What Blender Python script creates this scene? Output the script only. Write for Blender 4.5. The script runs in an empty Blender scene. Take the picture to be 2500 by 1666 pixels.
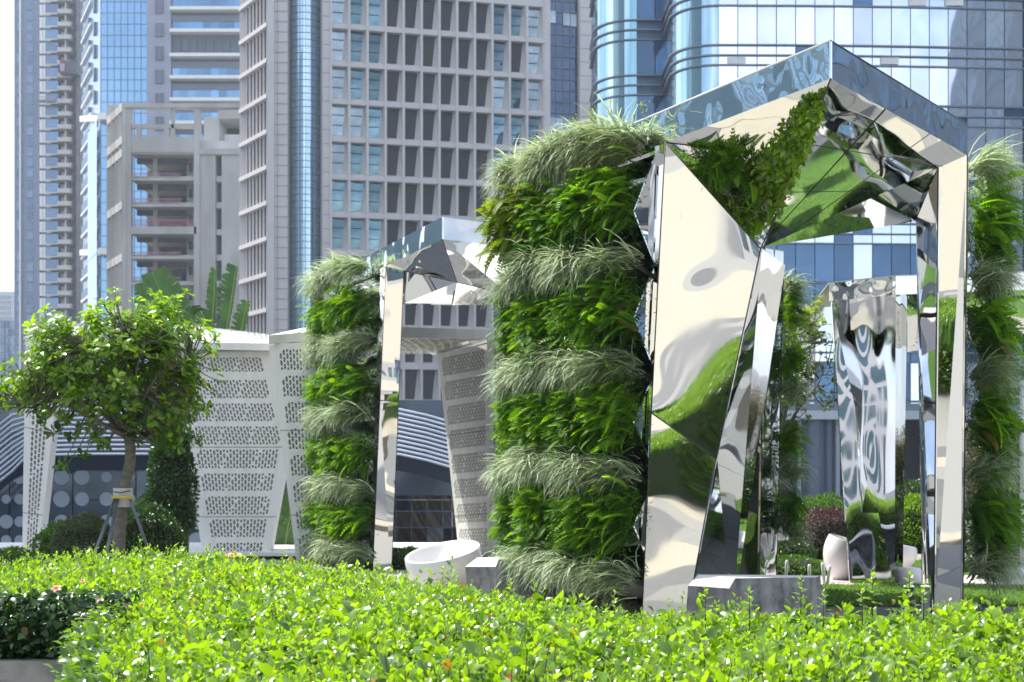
import bpy, math, random
import numpy as np
from mathutils import Vector, Matrix
random.seed(7)
rng = np.random.default_rng(7)
sc = bpy.context.scene
R = math.radians

# ---------------------------------------------------------------- camera, sky, sun, exposure
F, CX, HY, CZ = 3600.0, 1250.0, 1150.0, 1.3      # focal length in photo pixels, centre column, horizon row, eye height
cam_d = bpy.data.cameras.new('camera'); cam = bpy.data.objects.new('camera', cam_d)
sc.collection.objects.link(cam); sc.camera = cam
cam.location = (0, 0, CZ); cam.rotation_euler = (R(90), 0, 0)
cam_d.sensor_width = 36; cam_d.lens = F/2500*36
cam_d.shift_y = (HY-833)/2500
cam_d.clip_start = 0.1; cam_d.clip_end = 5000
cam_d.dof.use_dof = True; cam_d.dof.focus_distance = 6.6; cam_d.dof.aperture_fstop = 8.0

SUN = Vector((-0.70, 0.50, 1.35)).normalized()
world = bpy.data.worlds.new('World'); sc.world = world; world.use_nodes = True
wn, wl = world.node_tree.nodes, world.node_tree.links
bg = wn['Background']; bg.inputs['Strength'].default_value = 0.15
sky = wn.new('ShaderNodeTexSky'); sky.sky_type = 'NISHITA'; sky.sun_disc = False
sky.sun_elevation = math.asin(SUN.z); sky.sun_rotation = math.atan2(SUN.x, SUN.y)
sky.air_density = 1.0; sky.dust_density = 1.5; sky.ozone_density = 1.0
tc = wn.new('ShaderNodeTexCoord'); cn = wn.new('ShaderNodeTexNoise')
cn.inputs['Scale'].default_value = 3.2; cn.inputs['Detail'].default_value = 5; cn.inputs['Roughness'].default_value = .55
mp = wn.new('ShaderNodeMapping'); mp.inputs['Scale'].default_value = (1, 1, 2.2)
cr = wn.new('ShaderNodeMapRange'); cr.inputs['From Min'].default_value = .34; cr.inputs['From Max'].default_value = .66
mx = wn.new('ShaderNodeMix'); mx.data_type = 'RGBA'; mx.inputs['B'].default_value = (5.6, 6.0, 6.7, 1)
wl.new(tc.outputs['Generated'], mp.inputs['Vector']); wl.new(mp.outputs['Vector'], cn.inputs['Vector'])
wl.new(cn.outputs['Fac'], cr.inputs['Value']); wl.new(cr.outputs['Result'], mx.inputs['Factor'])
wl.new(sky.outputs['Color'], mx.inputs['A']); wl.new(mx.outputs['Result'], bg.inputs['Color'])

sl = bpy.data.lights.new('sun', 'SUN'); sl.energy = 4.2; sl.angle = R(.55); sl.color = (1, .96, .89)
so = bpy.data.objects.new('sun', sl); sc.collection.objects.link(so)
so.rotation_euler = SUN.to_track_quat('Z', 'Y').to_euler(); so.location = (0, 0, 60)
sc.view_settings.view_transform = 'Standard'; sc.view_settings.look = 'None'
sc.view_settings.exposure = 0.92; sc.view_settings.gamma = 1.0; sc.view_settings.use_curve_mapping = False
sc.cycles.use_denoising = True
sc.cycles.max_bounces = 8; sc.cycles.diffuse_bounces = 3; sc.cycles.glossy_bounces = 6
sc.cycles.transmission_bounces = 4; sc.cycles.transparent_max_bounces = 6
sc.cycles.caustics_reflective = False; sc.cycles.caustics_refractive = False
sc.cycles.sample_clamp_indirect = 6

# ---------------------------------------------------------------- helpers
def P(x, y, D):
    "the point seen at photo pixel (x, y) at depth D"
    return Vector(((x-CX)/F*D, D, CZ+(HY-y)/F*D))
def GX(x, D): return (x-CX)/F*D
def GZ(y, D): return CZ+(HY-y)/F*D
def on_plane(x, y, p0, n):
    d = Vector(((x-CX)/F, 1, (HY-y)/F)); c = Vector((0, 0, CZ))
    return c + d*((p0-c).dot(n)/d.dot(n))

LOC = {}
def link(o, parent=None):
    sc.collection.objects.link(o)
    if parent is not None: o.parent = parent
    return o
def thing(name, label, cat, loc=(0, 0, 0), group=None):
    o = bpy.data.objects.new(name, None); link(o); o.location = loc
    o.empty_display_size = .2
    o['label'] = label; o['category'] = cat
    if group: o['group'] = group
    LOC[o.name] = Vector(loc)
    return o
def tag(o, label=None, cat=None, group=None, kind=None):
    if label: o['label'] = label
    if cat: o['category'] = cat
    if group: o['group'] = group
    if kind: o['kind'] = kind
    return o
def origin(parent):
    return LOC.get(parent.name, Vector((0, 0, 0))) if parent is not None else Vector((0, 0, 0))

class MB:
    def __init__(s): s.v = []; s.f = []; s.m = []; s.sm = []
    def add(s, vs, fs, mi=0, smooth=False):
        b = len(s.v); s.v += [tuple(p) for p in vs]
        for f in fs: s.f.append(tuple(b+i for i in f)); s.m.append(mi); s.sm.append(smooth)
        return s
    def poly(s, *p, mi=0): return s.add(p, [tuple(range(len(p)))], mi)
    def box(s, x0, x1, y0, y1, z0, z1, mi=0):
        v = [(x, y, z) for z in (z0, z1) for y in (y0, y1) for x in (x0, x1)]
        return s.add(v, [(0, 2, 3, 1), (4, 5, 7, 6), (0, 1, 5, 4), (2, 6, 7, 3), (0, 4, 6, 2), (1, 3, 7, 5)], mi)
    def hexa(s, a, b, c, d, off, mi=0):
        "a quad a b c d made thick along the vector off"
        off = Vector(off); q = [Vector(p) for p in (a, b, c, d)]; r = [p+off for p in q]
        return s.add(q+r, [(0, 1, 2, 3), (7, 6, 5, 4), (0, 4, 5, 1), (1, 5, 6, 2), (2, 6, 7, 3), (3, 7, 4, 0)], mi)
    def bar(s, p0, p1, w, h, up=(0, 0, 1), mi=0):
        p0, p1 = Vector(p0), Vector(p1); d = (p1-p0).normalized()
        x = d.cross(Vector(up)).normalized(); z = x.cross(d)
        v = [p+x*(i*w/2)+z*(j*h/2) for p in (p0, p1) for i, j in ((-1, -1), (1, -1), (1, 1), (-1, 1))]
        return s.add(v, [(0, 1, 2, 3), (7, 6, 5, 4), (0, 4, 5, 1), (1, 5, 6, 2), (2, 6, 7, 3), (3, 7, 4, 0)], mi)
    def tube(s, pts, rs, n=8, mi=0, cap=True, smooth=True):
        pts = [Vector(p) for p in pts]
        if not hasattr(rs, '__len__'): rs = [rs]*len(pts)
        ring = []; x = None
        for i, p in enumerate(pts):
            d = (pts[min(i+1, len(pts)-1)]-pts[max(i-1, 0)]).normalized()
            if x is None:
                x = d.orthogonal().normalized()
            x = (x-d*x.dot(d)).normalized(); y = d.cross(x)
            ring += [p+(x*math.cos(2*math.pi*k/n)+y*math.sin(2*math.pi*k/n))*rs[i] for k in range(n)]
        fs = [(i*n+k, i*n+(k+1) % n, (i+1)*n+(k+1) % n, (i+1)*n+k) for i in range(len(pts)-1) for k in range(n)]
        s.add(ring, fs, mi, smooth)
        if cap:
            b = len(s.v)-len(ring)
            s.f.append(tuple(b+k for k in range(n))[::-1]); s.m.append(mi); s.sm.append(False)
            s.f.append(tuple(b+(len(pts)-1)*n+k for k in range(n))); s.m.append(mi); s.sm.append(False)
        return s
    def lathe(s, prof, c, n=32, mi=0, smooth=True):
        "profile of (r, z) turned about the vertical through c"
        vs = [(c[0]+r*math.cos(2*math.pi*k/n), c[1]+r*math.sin(2*math.pi*k/n), c[2]+z) for r, z in prof for k in range(n)]
        fs = [(i*n+k, i*n+(k+1) % n, (i+1)*n+(k+1) % n, (i+1)*n+k) for i in range(len(prof)-1) for k in range(n)]
        return s.add(vs, fs, mi, smooth)
    def mesh(s, name, mats, off=Vector((0, 0, 0))):
        me = bpy.data.meshes.new(name)
        me.from_pydata([(v[0]-off.x, v[1]-off.y, v[2]-off.z) for v in s.v], [], s.f)
        for m in (mats if isinstance(mats, (list, tuple)) else [mats]): me.materials.append(m)
        me.polygons.foreach_set('material_index', s.m); me.polygons.foreach_set('use_smooth', s.sm)
        me.update(); return me
    def build(s, name, mats, parent=None, **kw):
        o = bpy.data.objects.new(name, s.mesh(name, mats, origin(parent))); link(o, parent)
        return tag(o, **kw)

def inst(name, me, loc, parent=None, rot=None, scale=None):
    "one more object that shares the mesh me"
    o = bpy.data.objects.new(name, me); link(o, parent)
    o.location = Vector(loc)-origin(parent)
    if rot is not None: o.rotation_euler = rot
    if scale is not None: o.scale = scale
    return o

def np_mesh(name, co, tris, mat, tone=None, parent=None, smooth=True, **kw):
    me = bpy.data.meshes.new(name); off = np.array(origin(parent))
    co = (co-off).astype(np.float32); n = len(tris)
    me.vertices.add(len(co)); me.vertices.foreach_set('co', co.ravel())
    me.loops.add(n*3); me.loops.foreach_set('vertex_index', tris.astype(np.int32).ravel())
    me.polygons.add(n); me.polygons.foreach_set('loop_start', np.arange(0, n*3, 3, dtype=np.int32))
    me.polygons.foreach_set('use_smooth', np.full(n, smooth))
    me.update(calc_edges=True)
    if tone is not None:
        at = me.attributes.new('tone', 'FLOAT', 'POINT'); at.data.foreach_set('value', tone.astype(np.float32))
    me.materials.append(mat)
    o = bpy.data.objects.new(name, me); link(o, parent)
    return tag(o, **kw)

def nrm(a): return a/np.maximum(np.linalg.norm(a, axis=-1, keepdims=True), 1e-9)
def frames(d, up):
    "columns X (width), Y (length) = d, Z (face normal) near up"
    d = nrm(d); z = nrm(up-d*(up*d).sum(-1, keepdims=True)); x = np.cross(d, z)
    return np.stack([x, d, z], -1)
def scatter(tv, tf, pos, M, sc3):
    N, n = len(pos), len(tv); sc3 = np.broadcast_to(np.asarray(sc3, float).reshape(len(np.asarray(sc3)), -1), (N, 3)) if np.ndim(sc3) else np.full((N, 3), sc3)
    loc = tv[None]*sc3[:, None, :]
    co = np.einsum('nij,nkj->nki', M, loc)+pos[:, None, :]
    tris = tf[None]+(np.arange(N)*n)[:, None, None]
    return co.reshape(-1, 3), tris.reshape(-1, 3)
class Cloud:
    def __init__(s): s.c = []; s.t = []; s.a = []; s.n = 0
    def add(s, tv, tf, pos, M, sc3, tone, dead=.012):
        tone = np.where(rng.random(len(tone)) < dead, 0, np.clip(tone, .045, 1))
        c, t = scatter(tv, tf, pos, M, sc3)
        s.c.append(c); s.t.append(t+s.n); s.a.append(np.repeat(tone, len(tv))); s.n += len(c)
        return s
    def build(s, name, mat, parent=None, **kw):
        return np_mesh(name, np.concatenate(s.c), np.concatenate(s.t), mat, np.concatenate(s.a), parent, **kw)
def rnd(a, b, n): return rng.uniform(a, b, n)
def sph(n):
    return nrm(rng.normal(size=(n, 3)))

# templates: width X, length Y, normal Z
def T(v, f): return np.array(v, float), np.array(f, int)
LEAF = T([(0, 0, 0), (0, .33, -.02), (0, .68, -.06), (0, 1, -.2), (-.27, .28, .07), (-.24, .62, .03), (.27, .28, .07), (.24, .62, .03)],
         [(0, 1, 4), (1, 5, 4), (1, 2, 5), (2, 3, 5), (0, 6, 1), (1, 6, 7), (1, 7, 2), (2, 7, 3)])
LEAFS = T([(0, 0, 0), (0, .5, -.03), (0, 1, -.15), (-.26, .45, .06), (.26, .45, .06)],
          [(0, 1, 3), (1, 2, 3), (0, 4, 1), (1, 4, 2)])
OBOV = T([(0, 0, 0), (0, .5, .03), (0, 1, -.1), (-.12, .35, .05), (-.2, .72, .03), (.12, .35, .05), (.2, .72, .03)],
         [(0, 1, 3), (1, 4, 3), (1, 2, 4), (0, 5, 1), (1, 5, 6), (1, 6, 2)])
def blade_t(seg=4, droop=1.0, w=.018):
    v = []; f = []
    for i in range(seg+1):
        t = i/seg; a = droop*1.9*t
        y = math.sin(a)/(droop*1.9) if droop > 0 else t
        z = -(1-math.cos(a))/(droop*1.9) if droop > 0 else 0
        ww = w*(1-t**1.6)+.0015
        v += [(-ww, y, z), (ww, y, z)]
        if i: b = 2*i; f += [(b-2, b-1, b+1), (b-2, b+1, b)]
    return T(v, f)
def fern_t(n=15, droop=.55):
    v = []; f = []
    def pt(t): a = droop*2*t; return (math.sin(a)/(droop*2), -(1-math.cos(a))/(droop*2))
    for i in range(n):
        t = .08+.92*i/n; y, z = pt(t); y2, z2 = pt(t+.045)
        L = .17*math.sin(math.pi*min(1, t*.86+.14))**.7+.012
        for s in (-1, 1):
            b = len(v)
            v += [(0, y, z), (0, y2, z2), (s*L, y2+.035, z2+.015-.03*t), (s*L*.55, y-.002, z+.012)]
            f += [(b, b+3, b+2), (b, b+2, b+1)] if s > 0 else [(b, b+2, b+3), (b, b+1, b+2)]
    for i in range(4):
        y, z = pt(i/4); y2, z2 = pt((i+1)/4); b = len(v)
        v += [(-.006, y, z+.004), (.006, y, z+.004), (0, y2, z2+.004)]; f += [(b, b+1, b+2)]
    return T(v, f)
BLADE = blade_t(); BLADE2 = blade_t(4, .75, .02); FERN = fern_t(); FERN2 = fern_t(10, .7)

# ---------------------------------------------------------------- materials
def newmat(name):
    m = bpy.data.materials.new(name); m.use_nodes = True
    return m, m.node_tree.nodes, m.node_tree.links, m.node_tree.nodes['Principled BSDF']
def ramp(n, l, src, c0, c1, a=.3, b=.7):
    r = n.new('ShaderNodeValToRGB'); r.color_ramp.elements[0].position = a; r.color_ramp.elements[1].position = b
    r.color_ramp.elements[0].color = (*c0, 1); r.color_ramp.elements[1].color = (*c1, 1); l.new(src, r.inputs['Fac']); return r.outputs['Color']
def noise(n, l, scale, detail=3, stretch=None, coord='Object'):
    t = n.new('ShaderNodeTexCoord'); x = n.new('ShaderNodeTexNoise')
    x.inputs['Scale'].default_value = scale; x.inputs['Detail'].default_value = detail
    if stretch:
        mpn = n.new('ShaderNodeMapping'); mpn.inputs['Scale'].default_value = stretch
        l.new(t.outputs[coord], mpn.inputs['Vector']); l.new(mpn.outputs['Vector'], x.inputs['Vector'])
    else: l.new(t.outputs[coord], x.inputs['Vector'])
    return x.outputs['Fac']
def bump(n, l, bs, h, dist, strength=1.0):
    b = n.new('ShaderNodeBump'); b.inputs['Distance'].default_value = dist; b.inputs['Strength'].default_value = strength
    l.new(h, b.inputs['Height']); l.new(b.outputs['Normal'], bs.inputs['Normal']); return b
def M_(name, c0, c1=None, rough=.6, metal=0, scale=4, detail=4, stretch=None, bd=0, bscale=None, spec=.5, rand=0, coat=0):
    m, n, l, bs = newmat(name)
    c1 = c1 or tuple(x*.85 for x in c0)
    col = ramp(n, l, noise(n, l, scale, detail, stretch), c0, c1)
    if rand:
        oi = n.new('ShaderNodeObjectInfo'); mr = n.new('ShaderNodeMapRange')
        mr.inputs['To Min'].default_value = 1-rand; mr.inputs['To Max'].default_value = 1+rand
        l.new(oi.outputs['Random'], mr.inputs['Value'])
        mm = n.new('ShaderNodeMix'); mm.data_type = 'RGBA'; mm.blend_type = 'MULTIPLY'; mm.inputs['Factor'].default_value = 1
        l.new(col, mm.inputs['A']); l.new(mr.outputs['Result'], mm.inputs['B']); col = mm.outputs['Result']
    l.new(col, bs.inputs['Base Color']); bs.inputs['Roughness'].default_value = rough; bs.inputs['Metallic'].default_value = metal
    bs.inputs['Specular IOR Level'].default_value = spec; bs.inputs['Coat Weight'].default_value = coat
    if bd: bump(n, l, bs, noise(n, l, bscale or scale, detail, stretch), bd)
    return m
def mirror(name, scale=1.1, dist=.05, col=(.86, .87, .86), stretch=None, rough=.012, detail=.6):
    m, n, l, bs = newmat(name)
    bs.inputs['Base Color'].default_value = (*col, 1); bs.inputs['Metallic'].default_value = 1; bs.inputs['Roughness'].default_value = rough
    rr_ = n.new('ShaderNodeMapRange'); rr_.inputs['From Min'].default_value = .45; rr_.inputs['From Max'].default_value = .75
    rr_.inputs['To Min'].default_value = rough; rr_.inputs['To Max'].default_value = rough+.07; l.new(noise(n, l, 2.3, 6, (1, 1, .5)), rr_.inputs['Value']); l.new(rr_.outputs['Result'], bs.inputs['Roughness'])
    bump(n, l, bs, noise(n, l, scale, detail, stretch), dist); return m
def glass(name, c0, c1, scale=.3, dist=.03, bscale=.5, stretch=None, rough=.06, metal=.75, rand=.25, cstretch=None):
    "reflective curtain wall glass: tinted coat over a dark room, slightly buckled"
    m = M_(name, c0, c1, rough, metal, scale, 3, cstretch, rand=rand)
    n, l = m.node_tree.nodes, m.node_tree.links; bs = n['Principled BSDF']
    bump(n, l, bs, noise(n, l, bscale, 1, stretch), dist); return m
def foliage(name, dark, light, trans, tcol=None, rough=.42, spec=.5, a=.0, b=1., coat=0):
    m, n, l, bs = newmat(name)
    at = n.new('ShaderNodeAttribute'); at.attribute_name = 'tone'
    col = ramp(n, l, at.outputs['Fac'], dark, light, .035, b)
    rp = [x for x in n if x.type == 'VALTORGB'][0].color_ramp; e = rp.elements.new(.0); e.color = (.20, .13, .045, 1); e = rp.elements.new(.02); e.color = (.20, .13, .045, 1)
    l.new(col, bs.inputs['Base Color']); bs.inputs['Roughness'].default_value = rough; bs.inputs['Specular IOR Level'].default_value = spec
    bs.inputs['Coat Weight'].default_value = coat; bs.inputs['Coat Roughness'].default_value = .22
    tr = n.new('ShaderNodeBsdfTranslucent'); hs = n.new('ShaderNodeMix'); hs.data_type = 'RGBA'; hs.blend_type = 'MULTIPLY'
    hs.inputs['Factor'].default_value = 1; hs.inputs['B'].default_value = (*(tcol or (1.6, 1.7, .6)), 1)
    l.new(col, hs.inputs['A']); l.new(hs.outputs['Result'], tr.inputs['Color'])
    mxs = n.new('ShaderNodeMixShader'); mxs.inputs['Fac'].default_value = trans
    l.new(bs.outputs['BSDF'], mxs.inputs[1]); l.new(tr.outputs['BSDF'], mxs.inputs[2])
    l.new(mxs.outputs['Shader'], n['Material Output'].inputs['Surface']); return m

def marble(name, c0, c1, stretch, scale=3.0):
    m, n, l, bs = newmat(name)
    w = n.new('ShaderNodeTexWave'); w.wave_type = 'BANDS'; w.bands_direction = 'X'; t = n.new('ShaderNodeTexCoord'); mpn = n.new('ShaderNodeMapping')
    mpn.inputs['Scale'].default_value = stretch; l.new(t.outputs['Object'], mpn.inputs['Vector']); l.new(mpn.outputs['Vector'], w.inputs['Vector'])
    w.inputs['Scale'].default_value = scale; w.inputs['Distortion'].default_value = 14; w.inputs['Detail'].default_value = 6; w.inputs['Detail Scale'].default_value = 1.6; w.inputs['Detail Roughness'].default_value = .7
    col0 = ramp(n, l, w.outputs['Fac'], c1, c0, .0, .55)
    ns_ = noise(n, l, 5, 9, (1.5, 1, 1)); col1 = ramp(n, l, ns_, tuple(x*.30 for x in c0), c0, .38, .56)
    mm = n.new('ShaderNodeMix'); mm.data_type = 'RGBA'; mm.inputs['Factor'].default_value = .6; l.new(col0, mm.inputs['A']); l.new(col1, mm.inputs['B']); col = mm.outputs['Result']; l.new(col, bs.inputs['Base Color']); bs.inputs['Roughness'].default_value = .42
    return m
MAT = dict(
 mirror=mirror('polished_steel', .9, .075),
 mirror_calm=mirror('polished_steel_flat', .7, .03),
 mirror_wild=mirror('polished_steel_buckled', 1.7, .10, stretch=(1.6, 1.6, .55), detail=1),
 mirror_strip=mirror('polished_steel_fascia', 2.6, .045, (.80, .85, .88), detail=1.2),
 seam=M_('dark_seam', (.05, .05, .05), rough=.4, metal=.5),
 white=M_('white_painted_metal', (.84, .83, .79), (.73, .72, .67), .45, 0, 3.2, 5, (2.5, 2.5, .35)),
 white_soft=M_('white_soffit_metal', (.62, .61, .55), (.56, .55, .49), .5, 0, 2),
 cavity=M_('hole_shade_and_joint', (.24, .20, .14), (.18, .155, .11), .8),  # lining colour holds the shade behind the holes; panel joints share it
 fibre=M_('white_fibreglass', (.82, .80, .79), (.79, .77, .76), .3, 0, 2, coat=.4),
 marble_top=M_('sunlit_marble_top', (.74, .73, .71), (.62, .62, .61), .5, 0, 3, 6, (1, 4, 1)),  # lighter copy of the bench marble, sun on top and chamfer in its colour
 marble=marble('shaded_veined_marble', (.21, .21, .21), (.045, .05, .06), (1.4, 1, .5), 1.6),  # veined bench marble, darkened in colour for its shaded sides
 planter=marble('brown_grey_marble', (.26, .25, .235), (.13, .125, .12), (.5, 1, 1.6), 1.6),
 planter_end=M_('pale_stone', (.52, .50, .46), (.44, .43, .40), .6),
 cream=M_('cream_granite', (.42, .39, .31), (.37, .34, .27), .7, 0, 30, bd=.001, rand=.06),
 pave=M_('grey_granite', (.17, .17, .17), (.14, .14, .14), .7, 0, 30, bd=.001, rand=.12),
 pavel=M_('light_grey_granite', (.28, .275, .26), (.24, .235, .22), .7, 0, 30, bd=.001, rand=.1),
 soil=M_('dark_soil', (.05, .042, .03), (.03, .025, .02), .95, 0, 20, bd=.01),
 lawn=M_('lawn_base', (.10, .20, .03), (.06, .13, .02), .9, 0, 6, bd=.01),
 city=M_('city_asphalt', (.12, .12, .12), (.09, .09, .09), .9),
 twig=M_('bark_twig', (.12, .10, .07), (.07, .06, .04), .85),
 bark=M_('grey_bark', (.20, .18, .145), (.11, .10, .085), .9, 0, 14, 6, (1, 1, 2.6), bd=.012),
 hedge=foliage('hedge_leaf', (.020, .080, .012), (.25, .42, .028), .54, (1.85, 1.75, .42), .30, .9, coat=.6),
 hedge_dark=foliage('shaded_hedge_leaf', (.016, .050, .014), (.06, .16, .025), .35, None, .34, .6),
 tree=foliage('tree_leaf', (.03, .10, .014), (.30, .46, .03), .52, None, .30, .7),
 yellow=foliage('yellow_leaf', (.5, .36, .02), (.6, .5, .04), .45, (1.3, 1.2, .6)),
 tree2=foliage('yellow_green_leaf', (.06, .13, .02), (.28, .36, .04), .5, None, .35, .6),
 fern=foliage('fern_frond', (.026, .10, .008), (.20, .40, .018), .52, (1.8, 1.7, .5), .5, .35),
 fern_y=foliage('yellow_fern_frond', (.03, .07, .008), (.24, .32, .02), .45, None, .5, .35),
 grass=foliage('variegated_grass', (.13, .21, .08), (.72, .80, .56), .42, (1.1, 1.15, .95), .45, .4),
 grass_dry=foliage('variegated_grass_olive', (.12, .15, .045), (.48, .52, .26), .35, (1.15, 1.2, .8), .5, .4),
 turf=foliage('turf_blade', (.06, .14, .015), (.20, .34, .035), .45, None, .5, .3),
 banana=M_('banana_leaf', (.04, .11, .02), (.085, .20, .03), .38, 0, 3, 3, (1, 12, 1), spec=.6, bd=.01, bscale=9),
 bush_g=foliage('mid_green_bush', (.03, .09, .015), (.13, .26, .03), .4),
 bush_grey=foliage('grey_green_bush', (.035, .055, .022), (.13, .17, .075), .3),
 bush_dark=foliage('dark_green_bush', (.012, .04, .008), (.06, .14, .02), .3, None, .35, .6),
 bush_p=foliage('purple_bush', (.045, .022, .026), (.19, .10, .10), .3, (1.3, 1, 1)),
 bush_lime=foliage('lime_bush', (.07, .15, .01), (.30, .44, .03), .5),
 bush_brown=foliage('brown_bush', (.05, .045, .018), (.18, .15, .05), .3),
 flower=M_('red_petal', (.75, .10, .10), (.62, .12, .12), .5),
 flower_o=M_('orange_bract', (.75, .28, .20), (.7, .35, .26), .5),
 steel_grey=M_('grey_pole_paint', (.16, .18, .20), rough=.45, metal=.3),
 yellow_clamp=M_('yellow_plastic', (.62, .50, .08), rough=.5),
 paper=M_('tree_wrap', (.62, .60, .56), rough=.8),
 black=M_('black_metal', (.02, .02, .022), rough=.4),
 white_gloss=M_('white_enamel', (.85, .86, .87), rough=.3),
)
# ---------------------------------------------------------------- ground
B = MB().box(-900, 900, -400, 1500, -3.2, -1.2); B.build('city_ground', MAT['city'], kind='structure')
B = MB().box(-40, 40, -60, 24.4, -1.2, 0); B.build('garden_terrace', MAT['pavel'], kind='structure')

def paving(name, x0, x1, y0, y1, w, d, mats, pick, z=.012, rows_off=.5, cap=300):
    "a base sheet with separate slabs, open joints between them"
    base = MB().box(x0, x1, y0, y1, z-.010, z-.006).build(name, MAT['soil'], kind='structure')
    me = {}
    for k, m in mats.items():
        me[k] = MB().box(0, w-.008, 0, d-.008, 0, .014).mesh('slab', m)
    rest = MB(); cnt = 0; j = 0; y = y0
    cells = []
    while y+d <= y1+1e-6:
        x = x0-(w*rows_off if j % 2 else 0)
        while x < x1:
            if x >= x0-1e-6 and x+w <= x1+1e-6: cells.append((x, y, j))
            x += w
        y += d; j += 1
    cells.sort(key=lambda c: abs(c[0])+abs(c[1]-9))
    for x, y, j in cells:
        k = pick(x, y, j)
        if cnt < cap:
            o = inst('slab', me[k], (x, y, z-.006), base); cnt += 1
        else: rest.box(x, x+w-.008, y, y+d-.008, z-.006, z+.008, mi=list(mats).index(k))
    if rest.v: rest.build('slabs', list(mats.values()), base, kind='stuff')
    return base
def pick1(x, y, j):
    h = math.sin(x*12.9898+y*78.233)*43758.5453; h -= math.floor(h)
    return 'c' if (x*.55+y) % 2.4 > 1.5 else ('g' if h > .35 else 'l')
paving('paved_court', -3.6, 7.2, 6.2, 16.8, 1.2, .6, dict(c=MAT['cream'], g=MAT['pave'], l=MAT['pavel']), pick1)
paving('plaza_paving', -30, 30, -42, -2, 2.0, 1.0, dict(c=MAT['cream']), lambda x, y, j: 'c', cap=0)
paving('grey_footpath', -12, 12, -2, 2.4, 1.2, .6, dict(g=MAT['pave'], l=MAT['pavel']), lambda x, y, j: 'g' if (j+int(x)) % 3 else 'l', cap=0)

# lawns right of the court
def lawn(name, pts, z=.03):
    return MB().poly(*[(x, y, z) for x, y in pts]).build(name, MAT['lawn'], kind='structure')
lawn('lawn', [(2.6, 13.9), (9.5, 13.9), (9.5, 16.4), (2.6, 16.4)])
lawn('back_lawn', [(1.2, 17.9), (9.5, 17.9), (9.5, 21.2), (1.2, 21.2)], .02)
MB().box(1.2, 9.5, 16.42, 17.88, .0, .034).build('pink_path', M_('pinkish_paving', (.60, .52, .49), (.54, .47, .44), .7, 0, 20), kind='structure')
def turf(name, x0, x1, y0, y1, n, z, h=.05):
    c = Cloud(); p = np.stack([rnd(x0, x1, n), rnd(y0, y1, n), np.full(n, z)], 1)
    d = np.stack([rnd(-.5, .5, n), rnd(-.5, .5, n), np.ones(n)], 1)
    c.add(*BLADE, p, frames(d, sph(n)), np.stack([rnd(.15, .25, n), rnd(h*.6, h*1.3, n), np.full(n, h)], 1), rnd(0, 1, n))
    return c.build(name, MAT['turf'], kind='stuff')
turf('turf_grass', 2.6, 7.5, 13.9, 16.4, 16000, .03)
turf('far_turf_grass', 1.2, 8, 17.9, 21.2, 12000, .02, .06)

# ---------------------------------------------------------------- far left: slim dark blue tower
stone_b = M_('bluish_cladding', (.25, .31, .40), (.22, .28, .37), .6, 0, .1)
D = 340.
def wx(px, D): return GX(px, D)
t = thing('high_rise', 'slim blue grey high rise at the far left edge with one bright white vertical fin', 'tower', (wx(66, D), D, -1.2))
top = GZ(-60, D); z0 = -1.2
MB().box(wx(54, D), wx(97, D), D, D+9, z0, top).build('wall', stone_b, t)
MB().box(wx(32, D), wx(48.5, D), D+.8, D+9, z0, top).build('side_wing', M_('slate_blue_wing', (.20, .25, .34), (.15, .20, .28), .5, 0, .3), t)
MB().box(wx(49, D), wx(53.4, D), D-.7, D+5, z0, top).build('fin', MAT['white'], t)
gl = glass('tower_window_glass', (.16, .22, .31), (.12, .17, .25), rand=.3)
wm = MB().box(0, 1.3, -.08, .1, 0, 1.65).mesh('window', gl)
wf = MB().box(-.12, 1.42, -.14, .02, -.14, 0).mesh('sill', stone_b)
wl2 = MB().box(0, .6, -.08, .1, 0, 1.9).mesh('window', gl)
pitch = 25.5/F*D
k = 0; y = -20
while y < 1080:
    w_ = inst('window', wm, (wx(67, D), D, GZ(y+18, D)), t); inst('sill', wf, (wx(67, D), D, GZ(y+18, D)), None)
    s = sc.collection.objects[-1] if False else None
    inst('window', wl2, (wx(39, D), D+.8, GZ(y+18, D)), t)
    y += 25.5
# the sills belong to the tower
for o in [o for o in sc.collection.objects if o.name.startswith('sill') and o.parent is None]:
    p = o.location.copy(); o.parent = t; o.location = p-LOC[t.name]

# ---------------------------------------------------------------- residential tower with balconies
D = 335.
t = thing('high_rise', 'pale residential tower with stacked balconies and blue bay windows beside the blue tower', 'tower', (wx(150, D), D, -1.2))
pale = M_('pale_balcony_render', (.60, .58, .53), (.52, .50, .46), .8, 0, .2)
blue_win = glass('blue_bay_glass', (.22, .34, .55), (.15, .25, .42), rand=.3, metal=.45)
shade_w = M_('recess_wall', (.22, .24, .27), (.16, .18, .2), .9)
MB().box(wx(95, D), wx(200, D), D+2.2, D+16, -1.2, GZ(-60, D)).build('wall', shade_w, t)
MB().box(wx(188, D), wx(198, D), D-.6, D+6, -1.2, GZ(-60, D)).build('scaffold_mast', M_('scaffold_grey', (.20, .21, .21), (.13, .13, .14), .7, 0, .6), t)
px2m = D/F
bay = MB().box(0, 30*px2m, 0, 2.4, 0, 21*px2m).mesh('bay_window', blue_win)
strip = MB().box(0, 7*px2m, -.2, .4, 0, 26*px2m).box(8*px2m, 15*px2m, -.2, .4, 0, 26*px2m).mesh('white_pane', MAT['white'])  # plain white strips beside the bay windows
balc = MB().box(0, 31*px2m, -1.0, -.8, 0, 11*px2m).box(0, 34*px2m, -1.2, 2.3, 0, 3.5*px2m).box(30*px2m, 34*px2m, -1.0, 2.2, 5*px2m, 11*px2m).box(2*px2m, 12*px2m, 1.2, 2.4, 5*px2m, 24*px2m).box(17*px2m, 20*px2m, -.6, 2.3, 5*px2m, 28*px2m).mesh('balcony', pale)
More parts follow.
